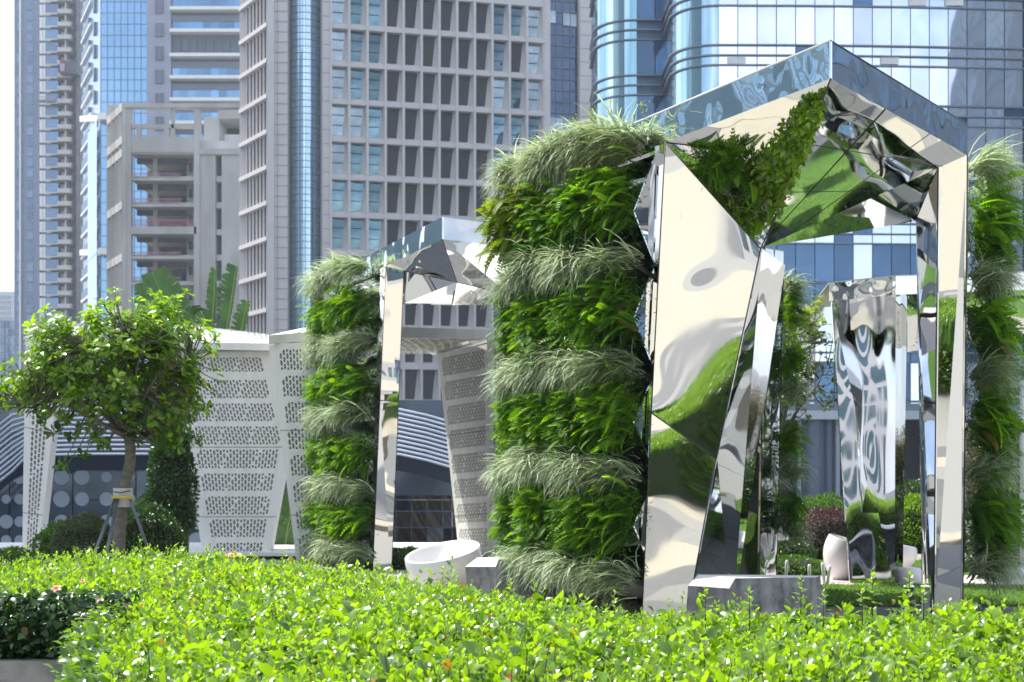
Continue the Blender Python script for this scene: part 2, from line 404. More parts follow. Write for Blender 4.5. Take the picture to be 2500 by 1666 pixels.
sill = MB().box(0, 30*px2m, -.25, 2.3, 0, 4*px2m).box(2*px2m, 13*px2m, -.5, 2.3, -3.5*px2m, -1*px2m, ).mesh('spandrel', pale)
mul = MB()
for i in range(0, 31, 5): mul.box(i*px2m-.06, i*px2m+.06, -.12, .1, 0, 21*px2m)
mul = mul.mesh('mullions', stone_b)
y = -26.
while y < 1100:
    z = GZ(y+31, D)
    b = inst('bay_window', bay, (wx(112, D), D, z+5*px2m), t)
    inst('mullions', mul, (0, 0, 0), b).location = (0, 0, 0)
    inst('spandrel', sill, (wx(112, D), D, z), t)
    inst('balcony', balc, (wx(143, D), D, z), t)
    inst('white_pane', strip, (wx(95.5, D), D+.5, z), t)
    y += 31.2
cr_ = thing('construction_hoist', 'dark red builders hoist cage hanging on the residential tower scaffold', 'hoist', (wx(178, D-3), D-3, GZ(195, D)))
MB().box(wx(159, D), wx(172, D), D-4, D-2, GZ(192, D), GZ(159, D)).build('cage', M_('hoist_red', (.30, .05, .07), rough=.6), cr_)
MB().box(wx(172.5, D), wx(200, D), D-4, D-1.4, GZ(190, D), GZ(160, D)).build('frame', M_('hoist_frame', (.10, .10, .13), rough=.6), cr_)
MB().box(wx(160, D), wx(171, D), D-4.2, D-4.05, GZ(186, D), GZ(168, D)).build('door', M_('hoist_door', (.40, .38, .42), rough=.6), cr_)
cr_ = thing('window_cradle', 'thin suspended work platform in front of bay windows on residential tower', 'work platform', (wx(120, D-3), D-3, GZ(256, D)))
MB().box(wx(103, D), wx(143, D), D-3, D-2, GZ(257, D), GZ(252, D)).build('deck', M_('cradle_grey', (.22, .19, .2), rough=.6), cr_)
B = MB()
for i in range(9): B.box(wx(103+i*5, D), wx(103.8+i*5, D), D-3, D-2.9, GZ(252, D), GZ(244, D))
B.box(wx(103, D), wx(143.6, D), D-3.1, D-3.02, GZ(245, D), GZ(244, D))
B.build('guard_rail', M_('cradle_rail', (.4, .35, .36), rough=.6), cr_)

# ---------------------------------------------------------------- low far blocks in the lower left corner
D = 420.
t = thing('office_block', 'pale blue glass block low at the left edge below the slim tower', 'building', (wx(10, D), D, -1.2))
MB().box(wx(-80, D), wx(31, D), D, D+20, -1.2, GZ(712, D)).build('wall', M_('hazy_blue_block', (.50, .60, .70), (.44, .54, .65), .5, 0, .05), t)
B = MB()
for i in range(16): B.box(wx(-80, D), wx(31.4, D), D-.4, D-.1, GZ(722+i*13, D), GZ(720+i*13, D))
for i in range(22): B.box(wx(-80+i*5.2, D), wx(-79.4+i*5.2, D), D-.5, D-.2, GZ(930, D), GZ(713, D))
B.build('mullion_grid', MAT['white'], t)
D = 380.
t = thing('apartment_block', 'grey white apartment block with dark window rows below the pale glass block', 'building', (wx(10, D), D, -1.2))
MB().box(wx(-60, D), wx(30, D), D, D+14, -1.2, GZ(776, D)).build('wall', M_('grey_white_render', (.50, .52, .54), (.44, .46, .5), .7, 0, .1), t)
wm2 = MB().box(0, 1.5, -.3, 0, 0, 1.7).mesh('window', gl)
for r_ in range(7):
    for c_ in range(3): inst('window', wm2, (wx(1+c_*10, D), D, GZ(800+r_*20, D)), t)

# ---------------------------------------------------------------- blue glass tower
D = 262.
t = thing('glass_tower', 'blue glass office tower with white ledges rising behind the raw concrete frame', 'tower', (wx(400, D), D, -1.2))
bluegl = glass('sky_blue_glass', (.30, .50, .70), (.22, .40, .60), .08, .02, .25, rand=0, rough=.08)
bluegl2 = glass('deep_blue_glass', (.20, .36, .54), (.14, .27, .43), .12, .02, .25, rand=.35, rough=.08)
lv = M_('louvre_band_grey', (.17, .18, .22), (.14, .15, .19), .6, 0, .4)
grey_c = M_('grey_blue_panel', (.33, .35, .42), (.29, .31, .38), .6, 0, .2)
line_b = M_('dark_blue_joint', (.12, .20, .30), rough=.5)
top = GZ(-70, D)
MB().box(wx(246, D), wx(361, D), D, D+20, -1.2, top).build('left_glass_bay', bluegl, t)
MB().box(wx(361, D), wx(420, D), D-.9, D+20, -1.2, top).build('core_wall', grey_c, t)
MB().box(wx(420, D), wx(592, D), D, D+20, -1.2, top).build('right_bay_wall', lv, t)
B = MB(); y = -50
while y < 800: B.box(wx(246, D), wx(361, D), D-.14, D-.02, GZ(y+.9, D), GZ(y, D)); y += 27.2
for i in range(8): B.box(wx(246+i*16.4, D)-.05, wx(246+i*16.4, D)+.05, D-.16, D-.01, -1.2, top)
B.build('mullion_grid', M_('soft_blue_joint', (.17, .30, .44), rough=.4, metal=.4), t)
pw = MB().box(0, 19*D/F, -.3, 0, 0, 33*D/F).mesh('window', M_('core_window', (.10, .11, .15), (.14, .15, .2), .3, .3, .3, rand=.2))
B = MB().box(-.1, 0, -.36, -.3, 0, 33*D/F).box(9*D/F, 9.8*D/F, -.36, -.3, 0, 33*D/F).mesh('window_frame', grey_c)
y = 43
for k in range(12):
    o = inst('window', pw, (wx(383, D), D-.9, GZ(-20+k*57, D)), t); inst('window_frame', B, (0, 0, 0), o).location = (0, 0, 0)
led = MB().box(0, 172*D/F, -2.0, 0, 0, 8*D/F).mesh('ledge', MAT['white'])
for k, yy in enumerate([-26, 32, 86, 145, 199, 253, 309, 365]):
    inst('ledge', led, (wx(420, D), D, GZ(yy, D)), t)
pan = MB().box(0, 18.6*D/F, -.25, -.05, 0, 25*D/F).mesh('pane', bluegl2)
for yy in (-32, 26, 79, 192, 246, 300, 356):
    for c_ in range(9): inst('pane', pan, (wx(421+c_*19, D), D, GZ(yy-1, D)), t)
B = MB()
for yy in (-26, 32, 145, 199, 253):
    for q in range(4): B.box(wx(420, D), wx(592, D), D-.5, D-.26, GZ(yy+11+q*3.6, D), GZ(yy+9+q*3.6, D))
B.build('louvre', grey_c, t)
fin = MB()
for c_ in range(9): fin.box(wx(420+c_*20, D), wx(421.4+c_*20, D), D-.5, D-.02, GZ(143, D), GZ(94, D))
fin.build('louvre_fins', line_b, t)
# flank of that tower, receding to the left, with short white ledges
Dn, Df = 262., 285.
fa = (wx(246, Dn), Dn); fb = (wx(203, Df), Df)
flank = MB(); flank.poly((fa[0], fa[1], -1.2), (fb[0], fb[1], -1.2), (fb[0], fb[1], GZ(-70, Df)), (fa[0], fa[1], top))
flank.build('flank_wall', glass('pale_blue_flank', (.33, .42, .55), (.27, .36, .50), .15, .02, .2, rand=0, rough=.15, metal=.4), t)
def flk(s, z, out=0):
    v = Vector((fa[0]+(fb[0]-fa[0])*s, fa[1]+(fb[1]-fa[1])*s, z)); return v+Vector((-.45, -.9, 0))*out
k = 0; y = -40
while y < 900:
    z = GZ(y, 275); MB().bar(flk(.45, z, .3), flk(1.0, z, .3), .5, .55).build('short_ledge', MAT['white'], t)
    MB().bar(flk(.25, z-2.2, .25), flk(.31, z-2.2, .25), .4, 2.2).build('vent_flap', line_b, t)
    MB().bar(flk(.55, z-3.2, .3), flk(.95, z-3.2, .3), .5, 1.6).build('dark_window_strip', line_b, t)
    y += 54.5
for yl in (292, 618):
    z = GZ(yl, D)
    MB().bar(flk(-.02, z, .4), flk(1.0, GZ(yl, 285), .4), .8, 1.1).build('skirt_ledge', MAT['white'], t)
    MB().box(wx(243, D-2), wx(268, D-2), D-2.6, D, z-.6, z+.55).build('skirt_ledge', MAT['white'], t)
    MB().poly(flk(0, z, 1.0), flk(0, z-24, 1.0), flk(.5, z-24, 1.0), flk(.5, z, 1.0)).build('skirt_glass', glass('skirt_blue', (.22, .42, .62), (.16, .33, .52), .2, .02, .3, rand=0), t)

# ---------------------------------------------------------------- raw concrete frame building
D = 226.
conc = M_('raw_concrete', (.50, .475, .44), (.30, .285, .265), .9, 0, .22, 9, (1, 1, .4), bd=.02, bscale=.8)
conc_d = M_('shaded_interior_concrete', (.09, .09, .10), (.06, .06, .07), .95, 0, .3)  # darker copy of the raw concrete, indoor shade put into its colour
t = thing('concrete_frame_building', 'unfinished raw concrete frame building with open floors and rooftop beams', 'building', (wx(420, D), D, -1.2))
def bx(b, x0, x1, yt, yb, d0, d1): b.box(wx(x0, D), wx(x1, D), D+d0, D+d1, GZ(yb, D), GZ(yt, D)); return b
bx(MB(), 305, 320, 252, 1200, 0, 1.2).build('corner_column', conc, t)
bx(MB(), 474, 488, 262, 1200, -.2, 1.2).build('column', conc, t)
bx(MB(), 320, 474, 334, 372, .1, 1.5).build('parapet_beam', conc, t)
bx(MB(), 305, 583, 254, 264, -.4, 1.0).build('roof_beam', conc, t)
bx(MB(), 320, 476, 303, 312, .2, 1.).build('roof_beam', conc, t)
bx(MB(), 417, 424, 264, 334, .2, 1.).build('post', conc, t)
bx(MB(), 400, 412, 312, 334, .2, 1.).build('post', conc, t)
bx(MB(), 332, 343, 312, 334, .2, 1.).build('post', conc, t)
bx(MB(), 488, 526, 365, 1200, .0, 1.2).build('wall_panel', conc, t)
bx(MB(), 541, 584, 378, 1200, .0, 1.2).build('wall_panel', conc, t)
bx(MB(), 488, 584, 364, 378, -.3, 1.2).build('lintel_beam', conc, t)
B = bx(MB(), 488, 526, 275, 364, 3, 9); bx(B, 545, 584, 325, 364, 1, 9); bx(B, 488, 545, 340, 364, 1, 9); bx(B, 526, 584, 262, 282, 2, 9)
B.build('stair_head', M_('whitish_block_wall', (.58, .57, .55), (.50, .50, .48), .9, 0, .5), t)
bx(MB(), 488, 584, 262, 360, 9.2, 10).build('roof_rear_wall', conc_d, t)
bx(MB(), 306, 474, 372, 1200, 14, 15).build('rear_wall', M_('shaded_rear_grey', (.17, .19, .24), (.12, .14, .18), .9, 0, .1), t)  # rear wall colour lowered to stand in for the shade inside
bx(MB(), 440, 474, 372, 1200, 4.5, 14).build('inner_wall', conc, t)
bx(MB(), 526, 541, 378, 1200, 1.5, 2).build('stair_void', conc_d, t)  # dark slab standing in for the shade of the stair opening
lvls = [372, 436, 500, 566, 628, 692, 756, 820]
for i, yl in enumerate(lvls):
    bx(MB(), 320, 474 if i != 3 else 480, yl-(6 if i != 3 else 12), yl+(4 if i != 3 else 6), .3 if i != 3 else -.2, 14).build('floor_slab', conc, t)
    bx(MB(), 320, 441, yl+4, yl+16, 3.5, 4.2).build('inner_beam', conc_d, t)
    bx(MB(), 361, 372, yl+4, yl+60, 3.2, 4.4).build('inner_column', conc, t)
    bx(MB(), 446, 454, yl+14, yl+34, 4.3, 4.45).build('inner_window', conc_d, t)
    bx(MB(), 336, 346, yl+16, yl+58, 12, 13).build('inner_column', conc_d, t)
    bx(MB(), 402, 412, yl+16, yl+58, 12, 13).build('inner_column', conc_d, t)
    bx(MB(), 527, 541, yl-6, yl+8, .2, 1.4).build('stair_landing', conc, t)
red_net = M_('red_barrier_mesh', (.48, .22, .26), (.36, .16, .22), .8, 0, 1.5)
for i, (yt, yb, x1) in enumerate([(422, 433, 440), (484, 497, 442), (536, 556, 475), (615, 624, 440), (676, 688, 440)]):
    B = MB()
    for q in range(int((x1-322)/3)): B.box(wx(322+q*3, D), wx(322.9+q*3, D), D+.35, D+.4, GZ(yb, D), GZ(yt, D))
    B.box(wx(322, D), wx(x1, D), D+.3, D+.36, GZ(yt+1.5, D), GZ(yt, D)).box(wx(322, D), wx(x1, D), D+.3, D+.36, GZ(yb, D), GZ(yb-1.5, D))
    B.build('safety_barrier', red_net, t)
# left flank of the frame, receding
Dn, Df = 226., 236.
ca, cb = Vector((wx(305, Dn), Dn, 0)), Vector((wx(266, Df), Df, 0))
def cf(s, z, o=0): v = ca.lerp(cb, s); return Vector((v.x-.9*o, v.y-.4*o, z))
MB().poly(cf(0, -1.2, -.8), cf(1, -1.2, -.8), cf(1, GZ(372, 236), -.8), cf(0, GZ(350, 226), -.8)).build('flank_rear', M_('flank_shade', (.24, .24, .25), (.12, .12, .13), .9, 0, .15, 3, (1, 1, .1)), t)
for s in (.02, .25, .48, .72, .98):
    MB().bar(cf(s, -1.2), cf(s, GZ(258, Dn+10*s)), .7, .6, (0, 1, 0)).build('flank_column', conc, t)
for z in [GZ(254, 226)-.4, GZ(340, 226)]+[GZ(y, 226) for y in lvls[::2]]:
    MB().bar(cf(0, z), cf(1, z), .8, 1.2).build('flank_beam', conc, t)

# ---------------------------------------------------------------- pink grey tower with raked window surrounds
D = 144.
stone = M_('pink_grey_granite', (.60, .565, .555), (.54, .51, .50), .75, 0, .5, rand=.03)
stone_j = M_('granite_joint', (.27, .25, .26), rough=.8)
t = thing('office_tower', 'large pink grey stone tower with a grid of raked windows and a rounded glass column', 'tower', (wx(1060, D), D, -1.2))
top = GZ(-90, D)
A = Vector((wx(788, 143.5), 143.5, 0)); Bc = Vector((wx(1345, 149), 149, 0)); ux = (Bc-A).normalized()
nf = Vector((ux.y, -ux.x, 0))
W = (Vector((wx(1329, 148.8), 148.8, 0))-A).length
def gp(u, z, o=0): v = A+ux*u+nf*o; return Vector((v.x, v.y, z))
x0c = (Vector((wx(808, 143.7), 143.7, 0))-A).length
cw = (W-x0c)/12.; rh = 92.2/F*143.7
zt = GZ(68.4, 143.7)+rh      # top of a window row
CR, CS = .68, .0
cell = MB()   # local: x right, z up from the row bottom, y = depth (front at 0, going away)
def cellmesh():
    b = MB(); w, h = cw, rh; l, r_, bo, tp = .0, w*.80, h*.13, h*.985
    o = [(l, 0, bo-.0), (r_+.13*w, 0, bo), (r_+.13*w, 0, tp), (l, 0, tp)]
    i = [(l+.02, .62, h*.20), (w*.64, .62, h*.20), (w*.81, .62, tp), (l+.02, .62, tp)]
    c = [(0, 0, 0), (w, 0, 0), (w, 0, h), (0, 0, h)]
    vs = c+o+i
    b.add(vs, [(0, 1, 5, 4), (1, 2, 6, 5), (2, 3, 7, 6), (3, 0, 4, 7), (4, 5, 9, 8), (5, 6, 10, 9), (6, 7, 11, 10), (7, 4, 8, 11)])
    b.box(-.13, .10, -.16, .0, 0, h).box(0, w, -.10, .0, -.02, .30)
    return b.mesh('window_surround', stone)
def panemesh(m, nm):
    b = MB(); w, h = cw, rh
    b.poly((.0, .61, h*.19), (w*.65, .61, h*.19), (w*.82, .61, h*.99), (.0, .61, h*.99)); return b.mesh(nm, m)
wing = glass('teal_window_glass', (.05, .11, .14), (.24, .36, .40), .35, .25, .45, rand=.5, rough=.04, metal=.8, cstretch=(1, 1, 1.6))
wind = M_('dark_louvre_panel', (.055, .055, .062), (.04, .04, .048), .45, .2, .4, rand=.12)
winl = M_('reflective_blind_pane', (.45, .50, .52), (.20, .28, .32), .15, .6, .5, 3, rand=.3)
cm = cellmesh(); p1m, p2m, p3m = panemesh(wing, 'pane'), panemesh(wind, 'louvre_pane'), panemesh(winl, 'pane')
bars = MB()
for q in range(26): bars.box(.02, cw*(.64+.006*q), .56, .60, rh*(.23+.029*q), rh*(.23+.029*q)+.035)
bars = bars.mesh('louvre_slats', M_('dark_slat', (.075, .075, .085), rough=.5))
tbar = MB().box(.02, cw*.68, .53, .60, rh*.46, rh*.46+.06).mesh('transom', M_('dark_transom', (.04, .05, .06), rough=.5))
rotz = math.atan2(ux.y, ux.x)
nrow = 13
for r_ in range(nrow):
    z = zt-(r_+1)*rh+rh*.0
    for c_ in range(12):
        p = gp(x0c+c_*cw, z)
        so_ = inst('window_surround', cm, p, t, (0, 0, rotz))
        glassy = c_ < 3 or c_ in (9, 11) or (c_ == 10 and r_ in (0, 2, 3, 4))
        me_ = (p3m if ((c_ == 0 and r_ < 5) or (c_ != 2 and random.random() < .12)) else p1m) if glassy else p2m
        o = bpy.data.objects.new('pane', me_); link(o, so_)
        o = bpy.data.objects.new('transom' if glassy else 'louvre_slats', tbar if glassy else bars); link(o, so_)
        if glassy: o = bpy.data.objects.new('transom', tbar); link(o, so_); o.location = (0, 0, rh*.27); o.scale = (1.08, 1, 1)
def slabp(b, u0, u1, z0_, z1_, o0, o1, mi=0):
    return b.hexa(gp(u0, z0_, o0), gp(u1, z0_, o0), gp(u1, z1_, o0), gp(u0, z1_, o0), nf*(o1-o0), mi)
zb = zt-nrow*rh
slabp(MB(), 0, x0c-.01, -1.2, top, -3, .05).build('edge_pier', stone, t)
slabp(MB(), x0c, W, -1.2, zb, -3, 0).build('base_wall', stone, t)
slabp(MB(), x0c, W, zt, top, -3, 0).build('top_wall', stone, t)
slabp(MB(), 0, W+3.9, -1.2, top, -14, -3.05).build('core_block', stone_j, t)
slabp(MB(), W, W+.62, -1.2, top, -2, .05).build('edge_pier', stone, t)
u2 = W+.62
slabp(MB(), u2, u2+3.1, -1.2, top, -3, -.8).build('dark_glass_strip', glass('ink_blue_glass', (.07, .10, .16), (.11, .15, .22), .25, .08, .5, rand=0, rough=.08), t)
B = MB()
zz = 0
while zz < top:
    slabp(B, u2, u2+3.1, zz, zz+.07, -.8, -.68); zz += rh*.31
for q in range(5): slabp(B, u2+q*.77, u2+q*.77+.05, -1.2, top, -.8, -.7)
B.build('mullion_grid', M_('grey_mullion', (.18, .20, .24), rough=.5, metal=.3), t)
opn = slabp(MB(), 0, .70, 0, 1.25, .0, .06).mesh('open_casement', winl, gp(0, 0, 0))
for (dx, yy) in ((.02, 50), (1.55, 54), (2.32, 55), (.05, 312), (.82, 313), (1.6, 315), (2.36, 316)):
    o = inst('open_casement', opn, gp(u2+dx, GZ(yy, 148.8), -.66), t)
slabp(MB(), u2+3.1, u2+4.9, -1.2, top, -12, .1).build('end_pier', stone, t)
B = MB()
for (ua, ub) in ((0, x0c-.01), (u2+3.1, u2+4.9)):
    zz = 0
    while zz < top:
        slabp(B, ua, ub, zz, zz+.05, .105 if ua else .055, .12 if ua else .07); zz += 1.38
B.build('cladding_joints', stone_j, t, kind='stuff')
# rounded glass column
cc = Vector((wx(745, 146), 146, 0)); rad = 1.62
blc = glass('column_reflection_glass', (.16, .34, .48), (.70, .84, .90), 2.2, .12, .9, (1, 1, .02), .05, .85, 0, (1.2, 1.2, .006))  # pale vertical reflection streaks are painted into the glass colour
MB().tube([(cc.x, cc.y, -1.2), (cc.x, cc.y, top)], rad, 40, cap=False).build('glass_column', blc, t)
B = MB(); zz = 0
while zz < top: B.lathe([(rad, 0), (rad+.05, 0), (rad+.05, .05), (rad, .05)], (cc.x, cc.y, zz), 32); zz += .66
for k in range(18):
    a = 2*math.pi*k/18
    if math.sin(a) < .2: B.box(cc.x+math.cos(a)*(rad+.03)-.025, cc.x+math.cos(a)*(rad+.03)+.025, cc.y+math.sin(a)*(rad+.03)-.025, cc.y+math.sin(a)*(rad+.03)+.025, -1.2, top)
B.build('column_mullions', M_('blue_grey_mullion', (.16, .24, .32), rough=.4, metal=.4), t)
# plain return and the finned flank
Dq = 143.5
MB().box(wx(655, Dq), wx(702, Dq), Dq, Dq+10, -1.2, top).build('return_pier', stone, t)
MB().box(wx(700, Dq), wx(790, Dq), Dq+3.6, Dq+10, -1.2, top).build('dark_recess', M_('blue_recess', (.10, .15, .22), rough=.4), t)
MB().box(wx(783, Dq)+.1, wx(790, Dq), Dq+.3, Dq+5, -1.2, top).build('recess_edge', stone, t)
B = MB(); zz = 0
while zz < top: B.box(wx(655, Dq), wx(702, Dq), Dq-.03, Dq, zz, zz+.05); zz += 1.0
B.box(wx(678, Dq)-.02, wx(678, Dq)+.02, Dq-.035, Dq, -1.2, top)
B.build('cladding_joints', stone_j, t, kind='stuff')
fa3, fb3 = Vector((wx(655, 143.5), 143.5, 0)), Vector((wx(588, 150), 150, 0))
def ff(s, z, o=0): v = fa3.lerp(fb3, s); d = (fb3-fa3).normalized(); n_ = Vector((d.y, -d.x, 0)); n_ = n_ if n_.x < 0 else -n_; v = v+n_*o; return Vector((v.x, v.y, z))
MB().poly(ff(0, -1.2, -1.1), ff(1, -1.2, -1.1), ff(1, top+4, -1.1), ff(0, top, -1.1)).build('flank_rear', M_('flank_grey', (.25, .24, .25), (.2, .2, .21), .7, 0, .3), t)
for k in range(9):
    s = k/8
    MB().bar(ff(s, -1.2, -.30), ff(s, top+4, -.30), .7 if k in (0, 8) else .2, .66, (0, 1, 0)).build('flank_fin', stone, t)
k = 0; z = GZ(60, 143.5)+2*3.47
while z > 0:
    MB().bar(ff(0, z, -.22), ff(1, z, -.22), .9, .40).build('flank_ledge', stone, t); z -= 3.47

# ---------------------------------------------------------------- rounded blue glass building on the right
t = thing('glass_office_building', 'wide blue glass office building with rounded corner and grey ring ledges at right', 'building', (wx(2050, 105), 105, -1.2))
paneg = glass('light_blue_glass', (.84, .88, .94), (.70, .77, .88), .12, .06, .35, (1, 1, .5), .03, .92, .22)
paneg_d = glass('dark_blue_glass', (.10, .19, .32), (.05, .10, .18), .2, .10, .4, (1, 1, .5), .03, .7, .3)
cornerg = glass('corner_reflection_glass', (.16, .36, .46), (.68, .84, .90), .9, .06, .8, (1, 1, .02), .04, .9, 0, (1.4, 1.4, .02))  # whitish upright sky reflections painted into the colour
ringm = M_('ring_grey_metal', (.24, .28, .35), (.20, .24, .30), .4, .4)
mull = M_('mullion_blue', (.10, .17, .27), rough=.4, metal=.3)
def planpath(xs, Dc, xe, De, rad, seg=12, back=8):
    "curve: from behind, round a corner of radius rad at pixel xs, then a gently bowed facade to pixel xe"
    cxw = wx(xs, Dc)+rad; cyw = Dc+rad
    pts = [(cxw-rad, cyw+back)]
    for i in range(seg+1):
        a = math.pi+i/seg*math.pi/2; pts.append((cxw+rad*math.cos(a), cyw+rad*math.sin(a)))
    return pts
ncol = 19
pp = planpath(1650, 104, 2560, 108, 3.0)
colw = 1.365; fx, fy = pp[-1]; fac = []
for i in range(ncol+9):
    u = i*colw; fac.append((fx+u, fy+.0022*u*u))
full = pp+fac[1:]
wingp = planpath(1458, 112, 1652, 112, 3.0, 10, 5); wfx, wfy = wingp[-1]
wfac = [(wfx+i*1.4, wfy+.01*(i*1.4)**2) for i in range(4)]
wfull = wingp+wfac[1:]
def ring(path, z, w=.20, h=.085):
    b = MB(); off = []
    for i, (x, y) in enumerate(path):
        a = Vector(path[max(i-1, 0)]); c = Vector(path[min(i+1, len(path)-1)]); d = (c-a).normalized()
        off.append((x+d.y*w, y-d.x*w))
    vs = [(x, y, z) for x, y in path]+[(x, y, z) for x, y in off]+[(x, y, z+h) for x, y in path]+[(x, y, z+h) for x, y in off]
    n = len(path); fs = []
    for i in range(n-1): fs += [(n+i, i, i+1, n+i+1), (n+i, n+i+1, 3*n+i+1, 3*n+i), (3*n+i, 3*n+i+1, 2*n+i+1, 2*n+i)]
    return b.add(vs, fs)
zr = [29.87, 30.56, 31.28]
def sheet(path, z0_, z1_, ins=0.0):
    b = MB()
    for i in range(len(path)-1): b.poly((path[i][0], path[i][1]+ins, z0_), (path[i+1][0], path[i+1][1]+ins, z0_), (path[i+1][0], path[i+1][1]+ins, z1_), (path[i][0], path[i][1]+ins, z1_))
    return b
sheet(full[:14], 4.3, 42).build('corner_glass', cornerg, t)
sheet(wfull[:12], 4.3, 42).build('corner_glass', cornerg, t)
sheet(fac, 4.3, 42, .25).build('rear_sheet', mull, t)
sheet(wfac, 4.3, 42, .2).build('rear_sheet', mull, t)
for k in range(-1, 7):
    for q in range(3):
        z = zr[q]-4.19*k
        if 5 < z < 41: ring(full, z).build('ring_ledge', ringm, t)
        z2 = 1.3+(1150-99+0*q)*112/F-.74*(q-0)*-1-4.20*k
        z2 = GZ([99, 75, 51][q], 112)-4.2*k
        if 5 < z2 < 41: ring(wfull, z2).build('ring_ledge', ringm, t)
tall = MB().box(.03, colw-.03, -.02, .0, .04, 2.72)
tallm = [tall.mesh('pane', m) for m in (paneg, paneg_d)]
spn = MB(); spd = MB()
for k in range(-1, 7):
    z = zr[2]-4.19*k
    for i in range(len(fac)-1):
        a, c = Vector(fac[i]), Vector(fac[i+1]); ang = math.atan2(c.y-a.y, c.x-a.x)
        dark = (i == 16) or (k >= 4 and random.random() < .72)
        o = inst('pane', tallm[1 if dark else 0], (a.x, a.y, z+.1), t, (random.uniform(-.003, .003), 0, ang+random.uniform(-.004, .004)))
        if z-4 < 40:
            for q in (0, 1):
                (spd if (dark or random.random() < .12) else spn).hexa((a.x+.03, a.y, zr[q]-4.19*k+.12), (c.x-.03, c.y, zr[q]-4.19*k+.12), (c.x-.03, c.y, zr[q+1]-4.19*k-.02), (a.x+.03, a.y, zr[q+1]-4.19*k-.02), (0, .03, 0))
    z = GZ(51, 112)-4.2*k
    for i in range(3):
        a, c = Vector(wfac[i]), Vector(wfac[i+1]); ang = math.atan2(c.y-a.y, c.x-a.x)
        inst('pane', tallm[1], (a.x, a.y-.02, z+.1), t, (0, 0, ang+random.uniform(-.01, .01)))
spn.build('spandrel_panes', paneg, t, kind='stuff'); spd.build('dark_spandrel_panes', paneg_d, t, kind='stuff')
vent = MB().box(.04, colw-.04, -.06, -.035, 0, .5).mesh('open_vent', MAT['white_gloss'])
for (xp, yp) in ((1795, 158), (2170, 158), (2240, 15), (2330, 15), (2390, 440)):
    xv = GX(xp-22, 104.3); yv = float(np.interp(xv, [q[0] for q in fac], [q[1] for q in fac])); inst('open_vent', vent, (xv, yv-.02, GZ(yp, yv)), t)
# podium band and dark columned base
MB().box(wx(1700, 100), wx(2620, 100), 100, 106, GZ(1024, 100), GZ(1003, 100)).build('podium_band', M_('podium_band_grey', (.50, .55, .62), (.44, .5, .56), .4, .2), t)
MB().box(wx(1690, 100), wx(2620, 100), 102.4, 106, GZ(1003, 102), GZ(985, 102)).build('podium_band', M_('podium_band_dark', (.20, .24, .30), rough=.4), t)
MB().box(wx(1600, 104), wx(2700, 104), 103.5, 112, -1.2, GZ(1020, 104)).build('base_wall', M_('dark_base_louvre', (.035, .042, .06), (.05, .06, .08), .5, 0, .5), t)
B = MB()
for q in range(44): B.box(wx(1600, 103), wx(2700, 103), 103.2, 103.48, .0+q*.125, .05+q*.125)
B.build('base_louvres', M_('base_louvre_slat', (.06, .07, .095), rough=.5), t)
colm = M_('blue_grey_column', (.13, .17, .23), (.10, .14, .20), .35, .3)
for xp in (1990, 2028, 2300, 2460):
    MB().tube([(wx(xp, 101), 101.5, -1.2), (wx(xp, 101), 101.5, GZ(1024, 101))], .9 if xp != 2028 else .5, 20, cap=False).build('column', colm, t)
for xp in (1955, 2050, 2200, 2360):
    MB().box(wx(xp, 100)-.12, wx(xp, 100)+.12, 100.5, 101, -1.2, GZ(1024, 100)).build('post', M_('pale_blue_post', (.35, .42, .5), rough=.4), t)

# ---------------------------------------------------------------- louvred hall with dotted glass behind the white pavilions
D = 44.
t = thing('louvred_hall', 'low curved hall with silver louvred eaves over white dotted glass behind pavilions', 'building', (wx(600, D), D, -1.2))
alu = M_('silver_louvre', (.60, .64, .72), (.52, .56, .64), .35, .5, 1)
dk = M_('dark_blue_fascia', (.085, .115, .16), (.07, .095, .13), .4, .2, .3)
path = [(-120, 1190), (-60, 1136), (0, 1092), (30, 1068), (62, 1052), (120, 1045), (240, 1043), (480, 1043), (740, 1043), (975, 1044), (1040, 1058), (1110, 1078), (1240, 1112), (1420, 1165)]
def lv_path(dy, dd, spread=0):
    return [P(x, y+dy*(1+.25*(x < 62)), D+dd) for x, y in path]
for i in range(11):
    MB().tube(lv_path(-44+i*11.0, -i*.12), .045, 6).build('louvre', alu, t)
pl = [P(x, y-60, D+1.5) for x, y in path]; pb = [P(x, y+92, D+1.2) for x, y in path]
B = MB()
for i in range(len(path)-1): B.poly(pl[i], pl[i+1], pb[i+1], pb[i])
B.build('eave_backing', M_('eave_shadow_grey', (.17, .20, .26), (.14, .17, .22), .5), t)
B = MB(); q0 = [P(x, y+66, D-1.1) for x, y in path]; q1 = [P(x, y+106, D-.7) for x, y in path]
for i in range(len(path)-1):
    MB().poly(q0[i], q0[i+1], q1[i+1], q1[i]).build('fascia_panel', dk, t)
MB().poly(P(950, 1048, D+1.4), P(975, 1002, D+5), P(1120, 1020, D+5), P(1400, 1085, D+5), P(1400, 1165, D+1.4), P(1100, 1079, D+1.4)).build('metal_roof', M_('pale_metal_roof', (.62, .66, .74), (.55, .6, .68), .4, .3, .5), t)
for i in range(18):
    a, b_ = P(960+i*24, 1006+max(0, (i-6))*5.4, D+4.8), P(958+i*24, 1034+max(0, i-4)*6, D+1.6)
    MB().bar(a, b_, .05, .05).build('roof_rib', alu, t)
